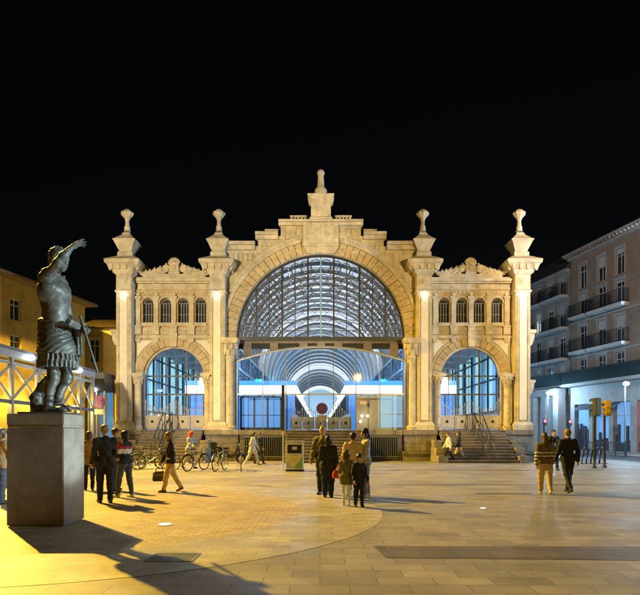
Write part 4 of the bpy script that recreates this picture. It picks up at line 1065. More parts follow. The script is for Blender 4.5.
# ------------------------------------------------------------------ bicycles
M_tyre = mat('tyre_rubber', (.015,.015,.015), .8)
M_chrome = mat('bare_metal', (.5,.5,.5), .3, .9)
def make_bike(label, paint, basket=False):
    t = thing('bicycle', label, 'bicycle', group='bicycles parked in front of the market steps')
    r = .335
    for cx in (-.53, .53):
        w = MB().tube([(cx+r*math.cos(2*math.pi*k/28), 0, r+r*math.sin(2*math.pi*k/28)) for k in range(28)], .022, 6, True).build('wheel', M_tyre, t, smooth=True)
        s = MB()
        for k in range(14):
            a = 2*math.pi*k/14; s.tube([(cx,0,r),(cx+.31*math.cos(a),0,r+.31*math.sin(a))], .004, 3)
        s.tube([(cx+.31*math.cos(2*math.pi*k/24),0,r+.31*math.sin(2*math.pi*k/24)) for k in range(24)], .012, 5, True)
        s.tube([(cx,-.05,r),(cx,.05,r)], .025, 8); s.build('rim', M_chrome, w)
        g = MB(); a0, a1 = (20, 170) if cx < 0 else (40, 150)
        g.tube([(cx+(r+.04)*math.cos(R(a)), 0, r+(r+.04)*math.sin(R(a))) for a in range(a0, a1, 10)], .02, 5); g.build('mudguard', paint, t)
    bb, st, hd, hb_ = (-.08,0,.30), (-.22,0,.78), (.36,0,.80), (.40,0,.62)
    m = MB().tube([bb, st], .018, 8); m.tube([bb, hb_], .022, 8); m.tube([(-.2,0,.72), hd], .019, 8); m.tube([hd, hb_], .022, 8)
    for s in (-.045, .045): m.tube([bb, (-.53,s,r)], .011, 6); m.tube([(-.2,0,.72), (-.53,s,r)], .011, 6); m.tube([hb_, (.44,s,.5), (.53,s,r)], .013, 6)
    m.build('frame', paint, t, smooth=True)
    m = MB().tube([st, (-.24,0,.88)], .014, 8); m.build('seat_post', M_chrome, t)
    m = MB().ball((-.28,0,.92), (.13,.075,.035), 12, 6); m.ball((-.16,0,.92), (.1,.03,.025), 10, 6); m.build('saddle', M_tyre, t, smooth=True)
    m = MB().tube([hd, (.34,0,.98)], .014, 8); m.tube([(.22,-.28,1.0),(.32,-.27,1.03),(.37,-.12,1.0),(.37,.12,1.0),(.32,.27,1.03),(.22,.28,1.0)], .012, 7); m.build('handlebar', M_chrome, t)
    m = MB()
    for s in (-1, 1): m.tube([(.3,s*.27,1.03),(.2,s*.285,.995)], .018, 7)
    m.build('grips', M_tyre, t)
    m = MB().lathe(0, 0, [(.001,-.004),(.09,-.004),(.09,.004),(.001,.004)], 20); m.v = [(bb[0]+x, -.05+z, bb[2]+y) for x, y, z in m.v]; m.build('chainring', M_chrome, t)
    m = MB()
    for s in (-1, 1): m.tube([(bb[0],s*.07,bb[2]),(bb[0]+s*.11,s*.09,bb[2]-s*.13)], .01, 6); m.box(bb[0]+s*.11-.045, bb[0]+s*.11+.045, s*.13-.04, s*.13+.04, bb[2]-s*.13-.012, bb[2]-s*.13+.012)
    m.build('pedals', M_chrome, t)
    m = MB().ball((.42,0,.86), (.05,.045,.045)); m.build('headlight', M_chrome, t)
    if basket:
        m = MB().box(.44,.70,-.16,.16,.72,.74)
        for z in (.78,.84,.90,.96): m.tube([(.44,-.17,z),(.70,-.17,z),(.70,.17,z),(.44,.17,z)], .008, 4, True)
        for x in (.44,.57,.70):
            for y in (-.17,.17): m.tube([(x,y,.73),(x,y,.97)], .006, 4)
        m.build('basket', M_iron, t)
    return t
B1 = make_bike('dark bicycle parked first from the kiosk, partly behind the woman in red', mat('bike_black', (.03,.03,.035), .3, .3))
B2 = make_bike('light bicycle with front basket parked near the left steps', mat('bike_silver', (.42,.42,.42), .3, .5), True)
def put(o, px, pyb, rz): Y = GY(pyb); o.location = (WX(px, Y), Y, 0); o.rotation_euler = (0, 0, R(rz))
put(B1, 135, 469.5, 72); put(B2, 150, 469, 20)
for src, px, py, rz, lb in ((B1, 167, 469, -35, 'dark bicycle parked at a slant just left of the woman in yellow trousers'),
                            (B2, 220, 470.5, 78, 'light bicycle with basket standing head-on between the red-hooded rider and the white-coated couple'),
                            (B1, 241, 470.5, 98, 'dark bicycle standing nearest the white-coated couple, seen head-on')):
    c = copy_tree(src); c['label'] = lb; put(c, px, py, rz)
BIKE_PUSH = copy_tree(B1); BIKE_PUSH['label'] = 'bicycle pushed by the person in the red hood'; put(BIKE_PUSH, 196, 470.5, 62)
# dark motor scooter between the bicycles
SY = GY(463.5)
T = thing('motor_scooter', 'dark parked motor scooter with orange light by the market plinth', 'scooter', (WX(229, SY), SY, 0), R(12))
for cx in (-.62, .62):
    w = MB().tube([(cx+.2*math.cos(2*math.pi*k/20), 0, .25+.2*math.sin(2*math.pi*k/20)) for k in range(20)], .06, 8, True).build('wheel', M_tyre, T, smooth=True)
    m = MB().lathe(0, 0, [(.001,-.03),(.14,-.03),(.14,.03),(.001,.03)], 16); m.v = [(cx+x, z, .25+y) for x, y, z in m.v]; m.build('rim', M_chrome, w)
M_sc = mat('scooter_paint', (.03,.03,.03), .25, .2, coat=.4)
m = MB().prism([(-.75,.42),(-.35,.32),(.25,.28),(.42,.5),(.5,.95),(.42,1.0),(.3,.55),(.05,.42),(-.2,.7),(-.8,.78)], -.16, .16); m.build('body', M_sc, T, bevel=.05, smooth=True)
MB().ball((-.42,0,.80), (.42,.15,.08)).build('seat', M_tyre, T, smooth=True)
m = MB().tube([(.45,0,.95),(.40,0,1.08)], .03, 8); m.tube([(.33,-.34,1.1),(.42,0,1.08),(.33,.34,1.1)], .018, 7); m.build('handlebar', M_iron, T)
m = MB().tube([(.5,0,.85),(.62,0,.25)], .04, 8); m.ball((.62,0,.44), (.2,.1,.1)); m.build('fork', M_iron, T)
MB().ball((.5,0,.98), (.07,.09,.07)).build('headlight', M_chrome, T)
MB().ball((-.8,0,.7), (.05,.1,.05)).build('tail_light', mat('orange_lens', (.6,.2,.03), .3), T)
m = MB().box(-.98,-.62,-.2,.2,.82,1.12); m.build('top_box', M_sc, T, bevel=.04)
# ------------------------------------------------------------------ smooth solids (distance fields meshed with surface nets)
def smin(a, b, k):
    h = np.maximum(k-np.abs(a-b), 0)/k; return np.minimum(a, b)-h*h*k*.25
class Cap:   # tapered capsule, optionally flattened along an axis
    def __init__(s, a, b, ra, rb=None, flat=None):
        s.a = np.array(a, float); s.b = np.array(b, float); s.ra = ra; s.rb = ra if rb is None else rb
        s.flat = None if flat is None else (np.array(flat[0], float)/np.linalg.norm(flat[0]), flat[1])
    def bb(s):
        r = max(s.ra, s.rb)*1.05; return np.minimum(s.a, s.b)-r, np.maximum(s.a, s.b)+r
    def d(s, P):
        a, b = s.a, s.b; m = 1.0
        if s.flat is not None:
            ax, f = s.flat; P = P + ((P@ax)*(f-1))[..., None]*ax; a = a+(a@ax)*(f-1)*ax; b = b+(b@ax)*(f-1)*ax; m = f
        ab = b-a; t = np.clip(((P-a)@ab)/max(1e-9, ab@ab), 0, 1)
        q = P-a-t[..., None]*ab
        return (np.sqrt((q*q).sum(-1))-(s.ra+(s.rb-s.ra)*t))/ (1.0 if m == 1 else (1+m)/2)
class Ell:
    def __init__(s, c, r, rot=None):
        s.c = np.array(c, float); s.r = np.array(r, float); s.rot = np.eye(3) if rot is None else np.array(rot)   # rows = local axes
    def bb(s): m = s.r.max(); return s.c-m, s.c+m
    def d(s, P):
        q = (P-s.c)@s.rot.T; k0 = np.sqrt(((q/s.r)**2).sum(-1)); k1 = np.sqrt(((q/s.r**2)**2).sum(-1))
        return np.where(k1 > 1e-6, k0*(k0-1)/np.maximum(k1, 1e-6), -s.r.min())
def field(prims, lo, hi, h, k):
    n = np.ceil((np.array(hi)-lo)/h).astype(int)+1
    ax = [lo[i]+h*np.arange(n[i]) for i in range(3)]
    V = np.full(n, 1.0, np.float32)
    for p in prims:
        a, b = p.bb(); pad = k+2.5*h
        i0 = np.clip(np.floor((a-pad-lo)/h).astype(int), 0, n); i1 = np.clip(np.ceil((b+pad-lo)/h).astype(int)+1, 0, n)
        if (i1 <= i0).any(): continue
        G = np.stack(np.meshgrid(*[ax[i][i0[i]:i1[i]] for i in range(3)], indexing='ij'), -1)
        sl = tuple(slice(i0[i], i1[i]) for i in range(3))
        V[sl] = smin(V[sl], p.d(G).astype(np.float32), k)
    return V, ax
def nets(V, lo, h):
    n = np.array(V.shape); S = V < 0
    acc = np.zeros((*(n-1), 3), np.float32); cnt = np.zeros(n-1, np.float32)
    offs = [(i, j, k) for i in (0,1) for j in (0,1) for k in (0,1)]
    sub = lambda A, o: A[o[0]:n[0]-1+o[0], o[1]:n[1]-1+o[1], o[2]:n[2]-1+o[2]]
    for o in offs:
        for d in range(3):
            if o[d]: continue
            q = list(o); q[d] = 1
            va, vb = sub(V, o), sub(V, q); c = (sub(S, o) != sub(S, q))
            t = np.where(c, va/np.where(np.abs(va-vb) < 1e-9, 1e-9, va-vb), 0)
            for e in range(3): acc[..., e] += np.where(c, o[e]+(t if e == d else 0), 0)
            cnt += c
    act = cnt > 0; idx = np.full(act.shape, -1); idx[act] = np.arange(act.sum())
    C = np.argwhere(act); vs = np.array(lo)+h*(C+acc[act]/cnt[act][:, None])
    fs = []
    for d in range(3):
        q = [slice(None)]*3; r = [slice(None)]*3; q[d] = slice(0, n[d]-1); r[d] = slice(1, n[d])
        A, B = S[tuple(q)], S[tuple(r)]; ed = np.argwhere(A != B); e1, e2 = (d+1) % 3, (d+2) % 3
        ed = ed[(ed[:, e1] > 0) & (ed[:, e2] > 0) & (ed[:, e1] < n[e1]-1) & (ed[:, e2] < n[e2]-1)]
        if not len(ed): continue
        sg = A[tuple(ed.T)]
        def g(u, v):
            x = ed.copy(); x[:, e1] -= u; x[:, e2] -= v; return idx[tuple(x.T)]
        Q = np.stack([g(1,1), g(0,1), g(0,0), g(1,0)], 1); Q[~sg] = Q[~sg][:, ::-1]; fs.append(Q)
    return vs, np.concatenate(fs) if fs else np.zeros((0,4), int)
def solid(prims, h=.014, k=.03, cuts=(), extra=None, disp=None):
    """prims blended, cut by half spaces (n, d) [keeps n.p < d]; extra = more prims joined after the cut"""
    allp = list(prims)+list(extra or [])
    lo = np.min([p.bb()[0] for p in allp], 0)-4*h; hi = np.max([p.bb()[1] for p in allp], 0)+4*h
    V, ax = field(prims, lo, hi, h, k)
    G = None
    if cuts or disp: G = np.stack(np.meshgrid(*ax, indexing='ij'), -1)
    for c, d in cuts: V = np.maximum(V, ((G@np.array(c, float))-d).astype(np.float32))
    if extra:
        E, _ = field(extra, lo, hi, h, k); V = smin(V, E, k)
    if disp: V = V+disp(G[..., 0], G[..., 1], G[..., 2]).astype(np.float32)
    for a in range(3):
        V.swapaxes(0, a)[0] = .5; V.swapaxes(0, a)[-1] = .5
    return nets(V, lo, h)
def mesh_from(parts, name, m, parent=None):
    vs = np.concatenate([p[0] for p in parts]); fs = []; o = 0
    for v, f in parts: fs.append(f+o); o += len(v)
    fs = np.concatenate(fs)
    me = bpy.data.meshes.new(name); me.from_pydata(vs.tolist(), [], fs.tolist()); me.materials.append(m)
    me.polygons.foreach_set('use_smooth', [True]*len(me.polygons))
    o = bpy.data.objects.new(name, me); COL.objects.link(o)
    if parent is not None: o.parent = parent
    return o
# ------------------------------------------------------------------ people
def fabric(name, col, rough=.85, var=.18): return mat('cloth_'+name, col, rough, var=var, scale=9, bump=.15, bscale=90)
M_skin = mat('skin', (.46,.28,.20), .55, var=.08, scale=14)
HAIRS = {'dark': mat('hair_dark', (.018,.013,.010), .5, var=.3, scale=30), 'brown': mat('hair_brown', (.07,.04,.022), .5, var=.3, scale=30),
         'blond': mat('hair_blond', (.20,.125,.05), .5, var=.3, scale=30), 'grey': mat('hair_grey', (.25,.23,.21), .5, var=.3, scale=30)}
M_eye = mat('eye_dark', (.02,.015,.012), .2)
def hand_mesh(w, dirv, palm_n, side, H, curl=35):
    """five fingers; dirv = along the hand, palm_n = palm facing, side = towards thumb"""
    d = np.array(dirv)/np.linalg.norm(dirv); n = np.array(palm_n)-np.array(palm_n)@d*d; n /= np.linalg.norm(n)
    s = np.cross(n, d); s = s if s@np.array(side) > 0 else -s
    L = .105*H; w = np.array(w); pr = [Cap(w-d*.035*H, w+d*.02*H, .019*H, .020*H, (n, 1.35))]
    palm = w+d*.040*H
    pr.append(Cap(palm-s*.013*H, palm+s*.013*H, .019*H, .019*H, (n, 1.7)))
    for i, (o, l) in enumerate(((.022,.040),(.0075,.046),(-.0075,.043),(-.021,.033))):
        b = w+d*.054*H+s*o*H; c1 = R(curl+i*5); c2 = R(curl*2.2+i*7)
        k = b+(d*math.cos(c1)+n*math.sin(c1))*l*.5*H; e = k+(d*math.cos(c2)+n*math.sin(c2))*l*.5*H
        pr += [Cap(b, k, .0068*H, .0062*H), Cap(k, e, .0062*H, .005*H)]
    b = w+d*.018*H+s*.017*H; k = b+(d*.55+s*.7+n*.3)*.026*H; e = k+(d*.85+s*.25+n*.4)*.022*H
    pr += [Cap(b, k, .0082*H, .0072*H), Cap(k, e, .0072*H, .0056*H)]
    return solid(pr, h=.0058*max(.8, H/1.7), k=.006)
def rotz(v, a): c, s = math.cos(a), math.sin(a); return np.array([c*v[0]-s*v[1], s*v[0]+c*v[1], v[2]])
PEOPLE = {}
def person(label, px, pyb, face, H, female=False, child=False, hipL=(0,0), hipR=(0,0), armL=(0,8,12), armR=(0,8,12), lean=0, yaw=0, pitch=0,
           hair='dark', style='short', top=None, top_hem=.50, top_w=1.0, sleeve=1.0, legs=None, leg_w=1.0, leg_z=0.045, shoes=None, extra=None, group=None, inwL=0, inwR=0,
           hood=None, band=None, dress=None, skin_legs=None, XY=None, shirt=None):
    """hip=(forward swing, knee bend) arms=(forward swing, outward, elbow bend); angles in degrees"""
    Y = GY(pyb); X_ = WX(px, Y)
    if XY: X_, Y = XY
    t = thing('person', label, 'child' if child else 'person', (X_, Y, 0), R(face+180), group)
    hs = 1.22 if child and H < 1.35 else 1.0           # larger head for a child
    hw = .052*H; sh = (.100 if female else .112)*H*(.95 if child else 1)
    # legs first: find pelvis height so that the lower foot stands on the ground
    def leg(sgn, hip, kn):
        th, sk = .245*H, .245*H
        a = R(hip); b = R(hip-kn)
        k = np.array([sgn*.004*H, math.sin(a)*th, -math.cos(a)*th]); an = k+np.array([-sgn*.004*H, math.sin(b)*sk, -math.cos(b)*sk]); return k, an
    kL, aL = leg(-1, *hipL); kR, aR = leg(1, *hipR)
    pz = -min(aL[2], aR[2])+.040*H
    pel = np.array([0, 0, pz])
    J = {}
    for n, s, k, a in (('L', -1, kL, aL), ('R', 1, kR, aR)):
        J['hip'+n] = pel+[s*hw, 0, 0]; J['knee'+n] = J['hip'+n]+k; J['ank'+n] = J['hip'+n]+a
    ln = R(lean); up = np.array([0, math.sin(ln), math.cos(ln)]); fw = np.array([0, math.cos(ln), -math.sin(ln)]); rt = np.array([1., 0, 0])
    waist = pel+up*.09*H; chest = pel+up*.215*H+fw*.008*H; neck = pel+up*.305*H; 
    hc = neck+up*.092*H*(1 if hs == 1 else 1.12)+fw*.016*H
    for n, s, (sw, ab, el), inw in (('L', -1, armL, inwL), ('R', 1, armR, inwR)):
        shd = pel+up*.266*H+rt*s*sh*.96; a, b = R(sw), R(ab)
        d1 = np.array([s*math.sin(b), math.cos(b)*math.sin(a), -math.cos(b)*math.cos(a)])
        a2 = R(sw+el); b2 = R(ab*.5-inw); d2 = np.array([s*math.sin(b2), math.cos(b2)*math.sin(a2), -math.cos(b2)*math.cos(a2)])
        J['sh'+n] = shd; J['el'+n] = shd+d1*.168*H; J['wr'+n] = J['el'+n]+d2*.148*H; J['hd'+n] = d2
    y_, p_ = R(yaw), R(pitch)
    hf = rotz(np.array([0, math.cos(p_), -math.sin(p_)]), y_); hu = rotz(np.array([0, math.sin(p_), math.cos(p_)]), y_); hr = np.cross(hf, hu)
    HP = lambda a, b, c: hc+(hr*a+hf*b+hu*c)*H*hs
    rot = np.stack([hr, hf, hu])
    # --- skin: one continuous body
    B = [Ell(HP(0,-.006,.014), np.array([.043,.054,.053])*H*hs, rot), Ell(HP(0,.018,-.020), np.array([.035,.038,.045])*H*hs, rot),
         Cap(HP(0,.043,.004), HP(0,.058,-.015), .0055*H*hs, .0085*H*hs), Cap(HP(-.012,.046,-.034), HP(.012,.046,-.034), .006*H*hs),
         Cap(HP(0,.040,-.055), HP(0,.036,-.052), .014*H*hs), Cap(HP(-.02,.042,.012), HP(.02,.042,.012), .007*H*hs),
         Ell(HP(.045,-.004,-.006), np.array([.008,.014,.019])*H*hs, rot), Ell(HP(-.045,-.004,-.006), np.array([.008,.014,.019])*H*hs, rot),
         Cap(neck-up*.03*H, HP(0,-.012,-.035), .034*H if not female else .029*H, .030*H if not female else .026*H),
         Cap(pel+up*.02*H, chest, .062*H, .066*H, (fw, 1.45)), Cap(J['shL']*.8+J['shR']*.2, J['shR']*.8+J['shL']*.2, .036*H, .036*H)]
    for n in 'LR':
        B += [Cap(J['sh'+n], J['el'+n], .029*H, .024*H), Cap(J['el'+n], J['wr'+n], .024*H, .0165*H),
              Cap(J['hip'+n], J['knee'+n], .040*H, .026*H), Cap(J['knee'+n], J['ank'+n], .026*H, .017*H)]
    parts = [solid(B, h=.0135*H/1.7+.001, k=.018*H)]
    for n, s in (('L', -1), ('R', 1)):
        inward = -rt*s; parts.append(hand_mesh(J['wr'+n], J['hd'+n], inward+fw*.2, fw, H))
    body = mesh_from(parts, 'body', M_skin, t)
    m = MB()
    for s in (-1, 1): m.ball(tuple(HP(s*.0185,.0495,.001)), .0065*H*hs, 8, 6)
    m.build('eyes', M_eye, body, smooth=True)
    # --- trousers or leggings
    fold = lambda amp: (lambda x, y, z: amp*(np.sin(z*41+x*23+2*np.sin(y*17))*np.cos(x*19-z*13)+.6*np.sin(z*23-y*31+x*37)))
    if legs is not None:
        P = [Cap(pel-rt*hw*.7+up*.015*H, pel+rt*hw*.7+up*.015*H, .068*H, .068*H, (fw, 1.18)), Cap(pel+up*.0*H, waist, .075*H, .070*H, (fw, 1.35))]
        for n in 'LR':
            P += [Cap(J['hip'+n]-[0,0,.01*H], J['knee'+n], .062*H*leg_w, .045*H*leg_w), Cap(J['knee'+n], J['ank'+n]*.94+J['knee'+n]*.06, .045*H*leg_w, .034*H*leg_w)]
        mesh_from([solid(P, h=.0145, k=.014*H, disp=fold(.0065))], 'trousers', legs, t)
    # --- top
    if top is not None:
        hemz = top_hem*H
        lw = .070*H*top_w
        P = [Cap(np.array([pel[0], 0, max(hemz-.02*H, .05)]) if hemz < pz else pel+up*(hemz-pz), waist, lw*1.06 if hemz < pz else lw, lw, (fw, 1.28)), Cap(waist, chest, lw, (.083 if not female else .077)*H*top_w, (fw, 1.28)),
             Cap(chest-rt*.28*sh-up*.02*H, chest+rt*.28*sh-up*.02*H, .070*H*top_w, .070*H*top_w, (fw, 1.25)),
             Cap(J['shL']*.84+J['shR']*.16-up*.012*H, J['shR']*.84+J['shL']*.16-up*.012*H, .040*H, .040*H), Cap(neck-up*.03*H, neck+up*.004*H, .046*H, .038*H)]
        for n in 'LR': P.append(Cap(neck-up*.022*H, J['sh'+n]-up*.004*H, .036*H, .036*H))
        if hemz < pz:
            for n in 'LR':
                hh = J['hip'+n]; kk = J['knee'+n]; q = min(1, max(0, (pz-hemz)/max(.01, hh[2]-kk[2]))); P.append(Cap(hh, hh+(kk-hh)*q, .070*H*top_w, .066*H*top_w))
        E = []
        for n in 'LR':
            w_ = J['el'+n]+(J['wr'+n]-J['el'+n])*.93*sleeve
            E += [Cap(J['sh'+n], J['el'+n], .041*H*top_w, .034*H*top_w), Cap(J['el'+n], w_, .034*H*top_w, .028*H*top_w)]
        mesh_from([solid(P, h=.0145, k=.022*H, cuts=[((0,0,-1), -hemz), (tuple(up), float(neck@up)+.022*H)], extra=E, disp=fold(.008))], 'jacket' if not dress else dress, top, t)
        if band is not None:          # contrasting lower blocks of a colour-block jacket
            for nm, mt, z0, z1, gr in band:
                PP = [Cap(waist-up*.08*H, waist, lw+gr, lw+gr, (fw, 1.28)), Cap(waist, chest, lw+gr, .077*H*top_w+gr, (fw, 1.28)), Cap(chest-rt*.28*sh-up*.02*H, chest+rt*.28*sh-up*.02*H, .070*H*top_w+gr, .070*H*top_w+gr, (fw, 1.25))]
                EE = []
                for n in 'LR':
                    w_ = J['el'+n]+(J['wr'+n]-J['el'+n])*.93
                    EE += [Cap(J['sh'+n], J['el'+n], .041*H*top_w+gr, .034*H*top_w+gr), Cap(J['el'+n], w_, .034*H*top_w+gr, .028*H*top_w+gr)]
                mesh_from([solid(PP+EE, h=.0145, k=.022*H, cuts=[((0,0,-1), -z0*H), ((0,0,1), z1*H)], disp=fold(.005))], nm, mt, t)
        if shirt is not None:
            c = chest+fw*.062*H
            mesh_from([solid([Cap(waist+fw*.054*H, neck+fw*.022*H-up*.01*H, .022*H, .036*H, (fw, 1.4))], h=.0145, k=.01)], 'shirt', shirt, t)
    # --- shoes
    for n, s, hip in (('L', -1, hipL), ('R', 1, hipR)):
        a = J['ank'+n]; tilt = R(min(0, hip[0]-hip[1])*.75 if a[2] > .055*H else 0)
        rotx = lambda v: np.array([v[0], v[1]*math.cos(tilt)-v[2]*math.sin(tilt), v[1]*math.sin(tilt)+v[2]*math.cos(tilt)])
        base = a
        q = lambda x, y, z: base+rotx(np.array([x*H, y*H, z*H]))
        P = [Cap(q(0,-.018,-.019), q(s*.006,.075,-.021), .023*H, .021*H), Cap(q(0,-.012,.012), q(0,.02,-.012), .024*H, .024*H)]
        nn = rotx(np.array([0,0,-1.])); dd = float(nn@(base+rotx(np.array([0,0,-.038*H]))))
        mesh_from([solid(P, h=.009, k=.02, cuts=[(tuple(nn), dd)])], 'shoe', shoes or M_tyre, t)
    # --- hair
    if style != 'bald':
        hm = hood if hood is not None else HAIRS[hair]; g = 1.10 if not hood else 1.22
        P = [Ell(HP(0,-.010,.017), np.array([.048*g,.058*g,.054*g])*H*hs, rot)]
        fn = hf*.80-hu*.60; c0 = HP(0,.012,.012)
        E = []
        if style == 'long':
            E = [Cap(HP(0,-.035,.0), HP(0,-.048,-.085), .040*H*hs, .042*H*hs, (hf, 1.2)), Cap(HP(0,-.048,-.085), HP(0,-.058,-.165), .042*H*hs, .022*H*hs, (hf, 1.3))]
            for s in (-1, 1): E.append(Cap(HP(s*.042,-.012,.0), HP(s*.046,-.018,-.09), .016*H*hs, .012*H*hs))
        elif style == 'bob':
            E = [Cap(HP(0,-.035,.0), HP(0,-.040,-.045), .042*H*hs, .040*H*hs, (hf, 1.15))]
            for s in (-1, 1): E.append(Cap(HP(s*.044,-.004,.0), HP(s*.046,-.006,-.05), .017*H*hs, .014*H*hs))
        elif style == 'hood': E = [Cap(HP(0,-.03,-.01), HP(0,-.03,-.06), .052*H, .055*H)]
        else: E = [Ell(HP(0,-.030,-.005), np.array([.040,.032,.042])*H*hs, rot)]
        mesh_from([solid(P, h=.0105, k=.016, cuts=[(tuple(fn), float(fn@c0)+.022*H*hs)], extra=E, disp=lambda x, y, z: .0035*np.sin(x*150+z*60)*np.sin(y*130-z*80))], 'red_hood' if hood else 'hair', hm, t)
    PEOPLE[label] = (t, J)
    return t, J
def world_pt(t, p):
    a = t.rotation_euler.z; v = rotz(np.array(p), a); return np.array(t.location)+v

navy, black, char = fabric('navy', (.014,.018,.035)), fabric('black', (.010,.010,.012)), fabric('charcoal', (.03,.03,.034))
olive, tan, cream, beige = fabric('olive', (.13,.12,.07)), fabric('tan', (.30,.19,.08)), fabric('cream', (.58,.48,.33)), fabric('beige', (.42,.32,.21))
white_, grey, jean, red = fabric('white', (.62,.61,.58)), fabric('grey', (.20,.21,.22)), fabric('denim', (.05,.065,.10)), fabric('red', (.42,.03,.03))
yellow, patt, ltgrey, blue = fabric('yellow', (.55,.40,.10)), fabric('patterned', (.13,.09,.065), var=.6), fabric('pale_grey', (.36,.37,.38)), fabric('blue', (.03,.07,.22))
shoe_w, shoe_d, shoe_b = mat('white_shoe', (.6,.6,.58), .5), mat('black_shoe', (.015,.015,.015), .4), mat('brown_shoe', (.12,.07,.04), .5)
# left of the pedestal
person('person in a brown jacket and blue jeans standing half hidden behind the statue pedestal', 1.5, 504, 150, 1.72, True, hipL=(6,2), hipR=(-4,2), armR=(20,6,70), hair='brown', style='bob', top=tan, top_hem=.47, legs=jean, shoes=shoe_d)
person('person in tan coat and black trousers between pedestal and the man in black', 89, 490.5, 205, 1.66, True, hipL=(3,0), hipR=(-3,2), armL=(10,6,40), hair='brown', style='bob', top=tan, top_hem=.44, legs=black, leg_w=.9, shoes=shoe_d)
person('man in long black coat with blond hair standing beside the pedestal', 105, 503, 215, 1.80, hipL=(5,2), hipR=(-5,2), armL=(5,8,30), armR=(12,6,60), yaw=-18, hair='blond', top=black, top_hem=.46, top_w=1.05, legs=black, shoes=shoe_d)
person('brown-haired person in khaki jacket mostly hidden behind the man in black', 115, 491, 120, 1.74, hipL=(4,2), hipR=(-3,2), hair='brown', top=olive, top_hem=.48, legs=jean, shoes=shoe_d)
person('woman in red, white and black jacket with dark jeans facing the man in black', 125, 497.5, 250, 1.68, True, hipL=(14,6), hipR=(-8,4), armL=(15,5,55), armR=(12,5,60), hair='dark', style='bob', top=black, top_hem=.50, legs=jean, leg_w=.95, shoes=shoe_w,
       band=[('red_yoke', red, .72, .92, .006), ('white_stripe', white_, .645, .722, .0075)])
w, J = person('woman in black jacket and yellow trousers walking with a black handbag', 170.5, 492, 292, 1.66, True, hipL=(16,6), hipR=(-14,14), armL=(-12,12,15), armR=(14,10,14), lean=3, hair='blond', style='bob', top=black, top_hem=.475, top_w=1.12, legs=yellow, shoes=shoe_b)
hp = world_pt(w, J['wrR']+J['hdR']*.13)
b = thing('handbag', 'black handbag hanging from the hand of the woman in yellow trousers', 'handbag', (hp[0], hp[1], hp[2]-.42), R(20))
m = MB().sq(0, 0, [(.17,.07,0),(.185,.08,.03),(.17,.07,.2),(.14,.04,.27)]); m.build('bag_body', mat('black_leather', (.012,.012,.013), .35), b, bevel=.02, smooth=True)
for s in (-.035, .035): MB().tube([(-.1,s,.25),(-.08,s*.8,.38),(0,0,.44),(.08,s*.8,.38),(.1,s,.25)], .009, 6).build('strap', mat('black_leather', (.012,.012,.013), .35), b)
person('person in red hood and grey jacket walking beside a bicycle', 189.5, 468.5, 70, 1.72, hipL=(18,8), hipR=(-14,16), armL=(28,6,40), armR=(28,8,35), lean=7, style='hood', hood=fabric('bright_red', (.75,.07,.035)), top=ltgrey, top_hem=.46, top_w=1.08, legs=beige, shoes=shoe_d)
person('person in long cream coat walking past the glass screen', 252.5, 465, 80, 1.72, True, hipL=(24,6), hipR=(-20,14), armL=(15,6,20), armR=(-14,6,20), lean=4, hair='dark', style='bob', top=cream, top_hem=.36, top_w=1.08, legs=cream, shoes=shoe_w)
person('person in dark clothes walking behind the cream coat', 259.5, 464, 78, 1.66, hipL=(-16,12), hipR=(20,6), armL=(-12,6,25), armR=(14,6,25), hair='brown', top=black, top_hem=.48, legs=black, shoes=shoe_d)
# family group
person('bald man in olive jacket facing the camera behind the woman in navy', 323, 494.5, -18, 1.80, hipL=(2,0), hipR=(-2,0), armR=(8,9,25), armL=(8,9,20), pitch=6, style='bald', top=olive, top_hem=.50, top_w=1.06, legs=char, shoes=shoe_d, shirt=ltgrey)
person('woman in long navy coat seen from behind in front of the bald man', 328, 497.5, 172, 1.54, True, hipL=(2,0), hipR=(-2,0), armR=(8,9,30), armL=(8,9,30), hair='dark', style='bob', top=navy, top_hem=.37, top_w=1.2, legs=navy, leg_w=1.15, shoes=shoe_d)
w, J = person('man in cream sweater seen from behind among the family group', 353, 497, 188, 1.62, hipL=(3,0), hipR=(-3,0), armL=(12,9,40), armR=(10,11,30), hair='dark', top=cream, top_hem=.49, top_w=1.16, legs=jean, shoes=shoe_d)
person('woman with dark hair in grey jacket and grey trousers facing the cream sweater', 366, 496.5, 278, 1.72, True, hipL=(4,0), hipR=(-4,2), armR=(18,6,55), armL=(8,8,30), pitch=10, hair='dark', style='bob', top=ltgrey, top_hem=.485, legs=grey, shoes=shoe_w)
person('girl in olive coat and white leggings holding her face at the front of the group', 346.5, 506, 165, 1.20, True, True, hipL=(4,2), hipR=(-4,2), armR=(30,12,95), armL=(8,12,20), yaw=-25, hair='brown', style='bob', top=olive, top_hem=.40, top_w=1.2, legs=white_, leg_w=.8, shoes=shoe_w, dress='coat')
person('boy in dark blue jacket and black trousers at the front of the group', 359, 507, 15, 1.13, False, True, hipL=(3,0), hipR=(-5,2), armL=(10,9,25), armR=(10,9,25), pitch=12, hair='dark', top=navy, top_hem=.47, top_w=1.15, legs=black, shoes=shoe_d, shirt=blue)
b = thing('red_bag', 'small red bag held between the navy coat and the olive coat', 'bag', (WX(337.5, GY(500)), GY(500)-.05, .52), R(10))
MB().sq(0, 0, [(.10,.05,0),(.12,.06,.02),(.11,.05,.16),(.05,.03,.2)]).build('bag_body', fabric('bright_red', (.75,.07,.035)), b, bevel=.015, smooth=True)
MB().tube([(-.05,0,.18),(0,0,.33),(.05,0,.18)], .008, 6).build('strap', fabric('bright_red', (.75,.07,.035)), b)
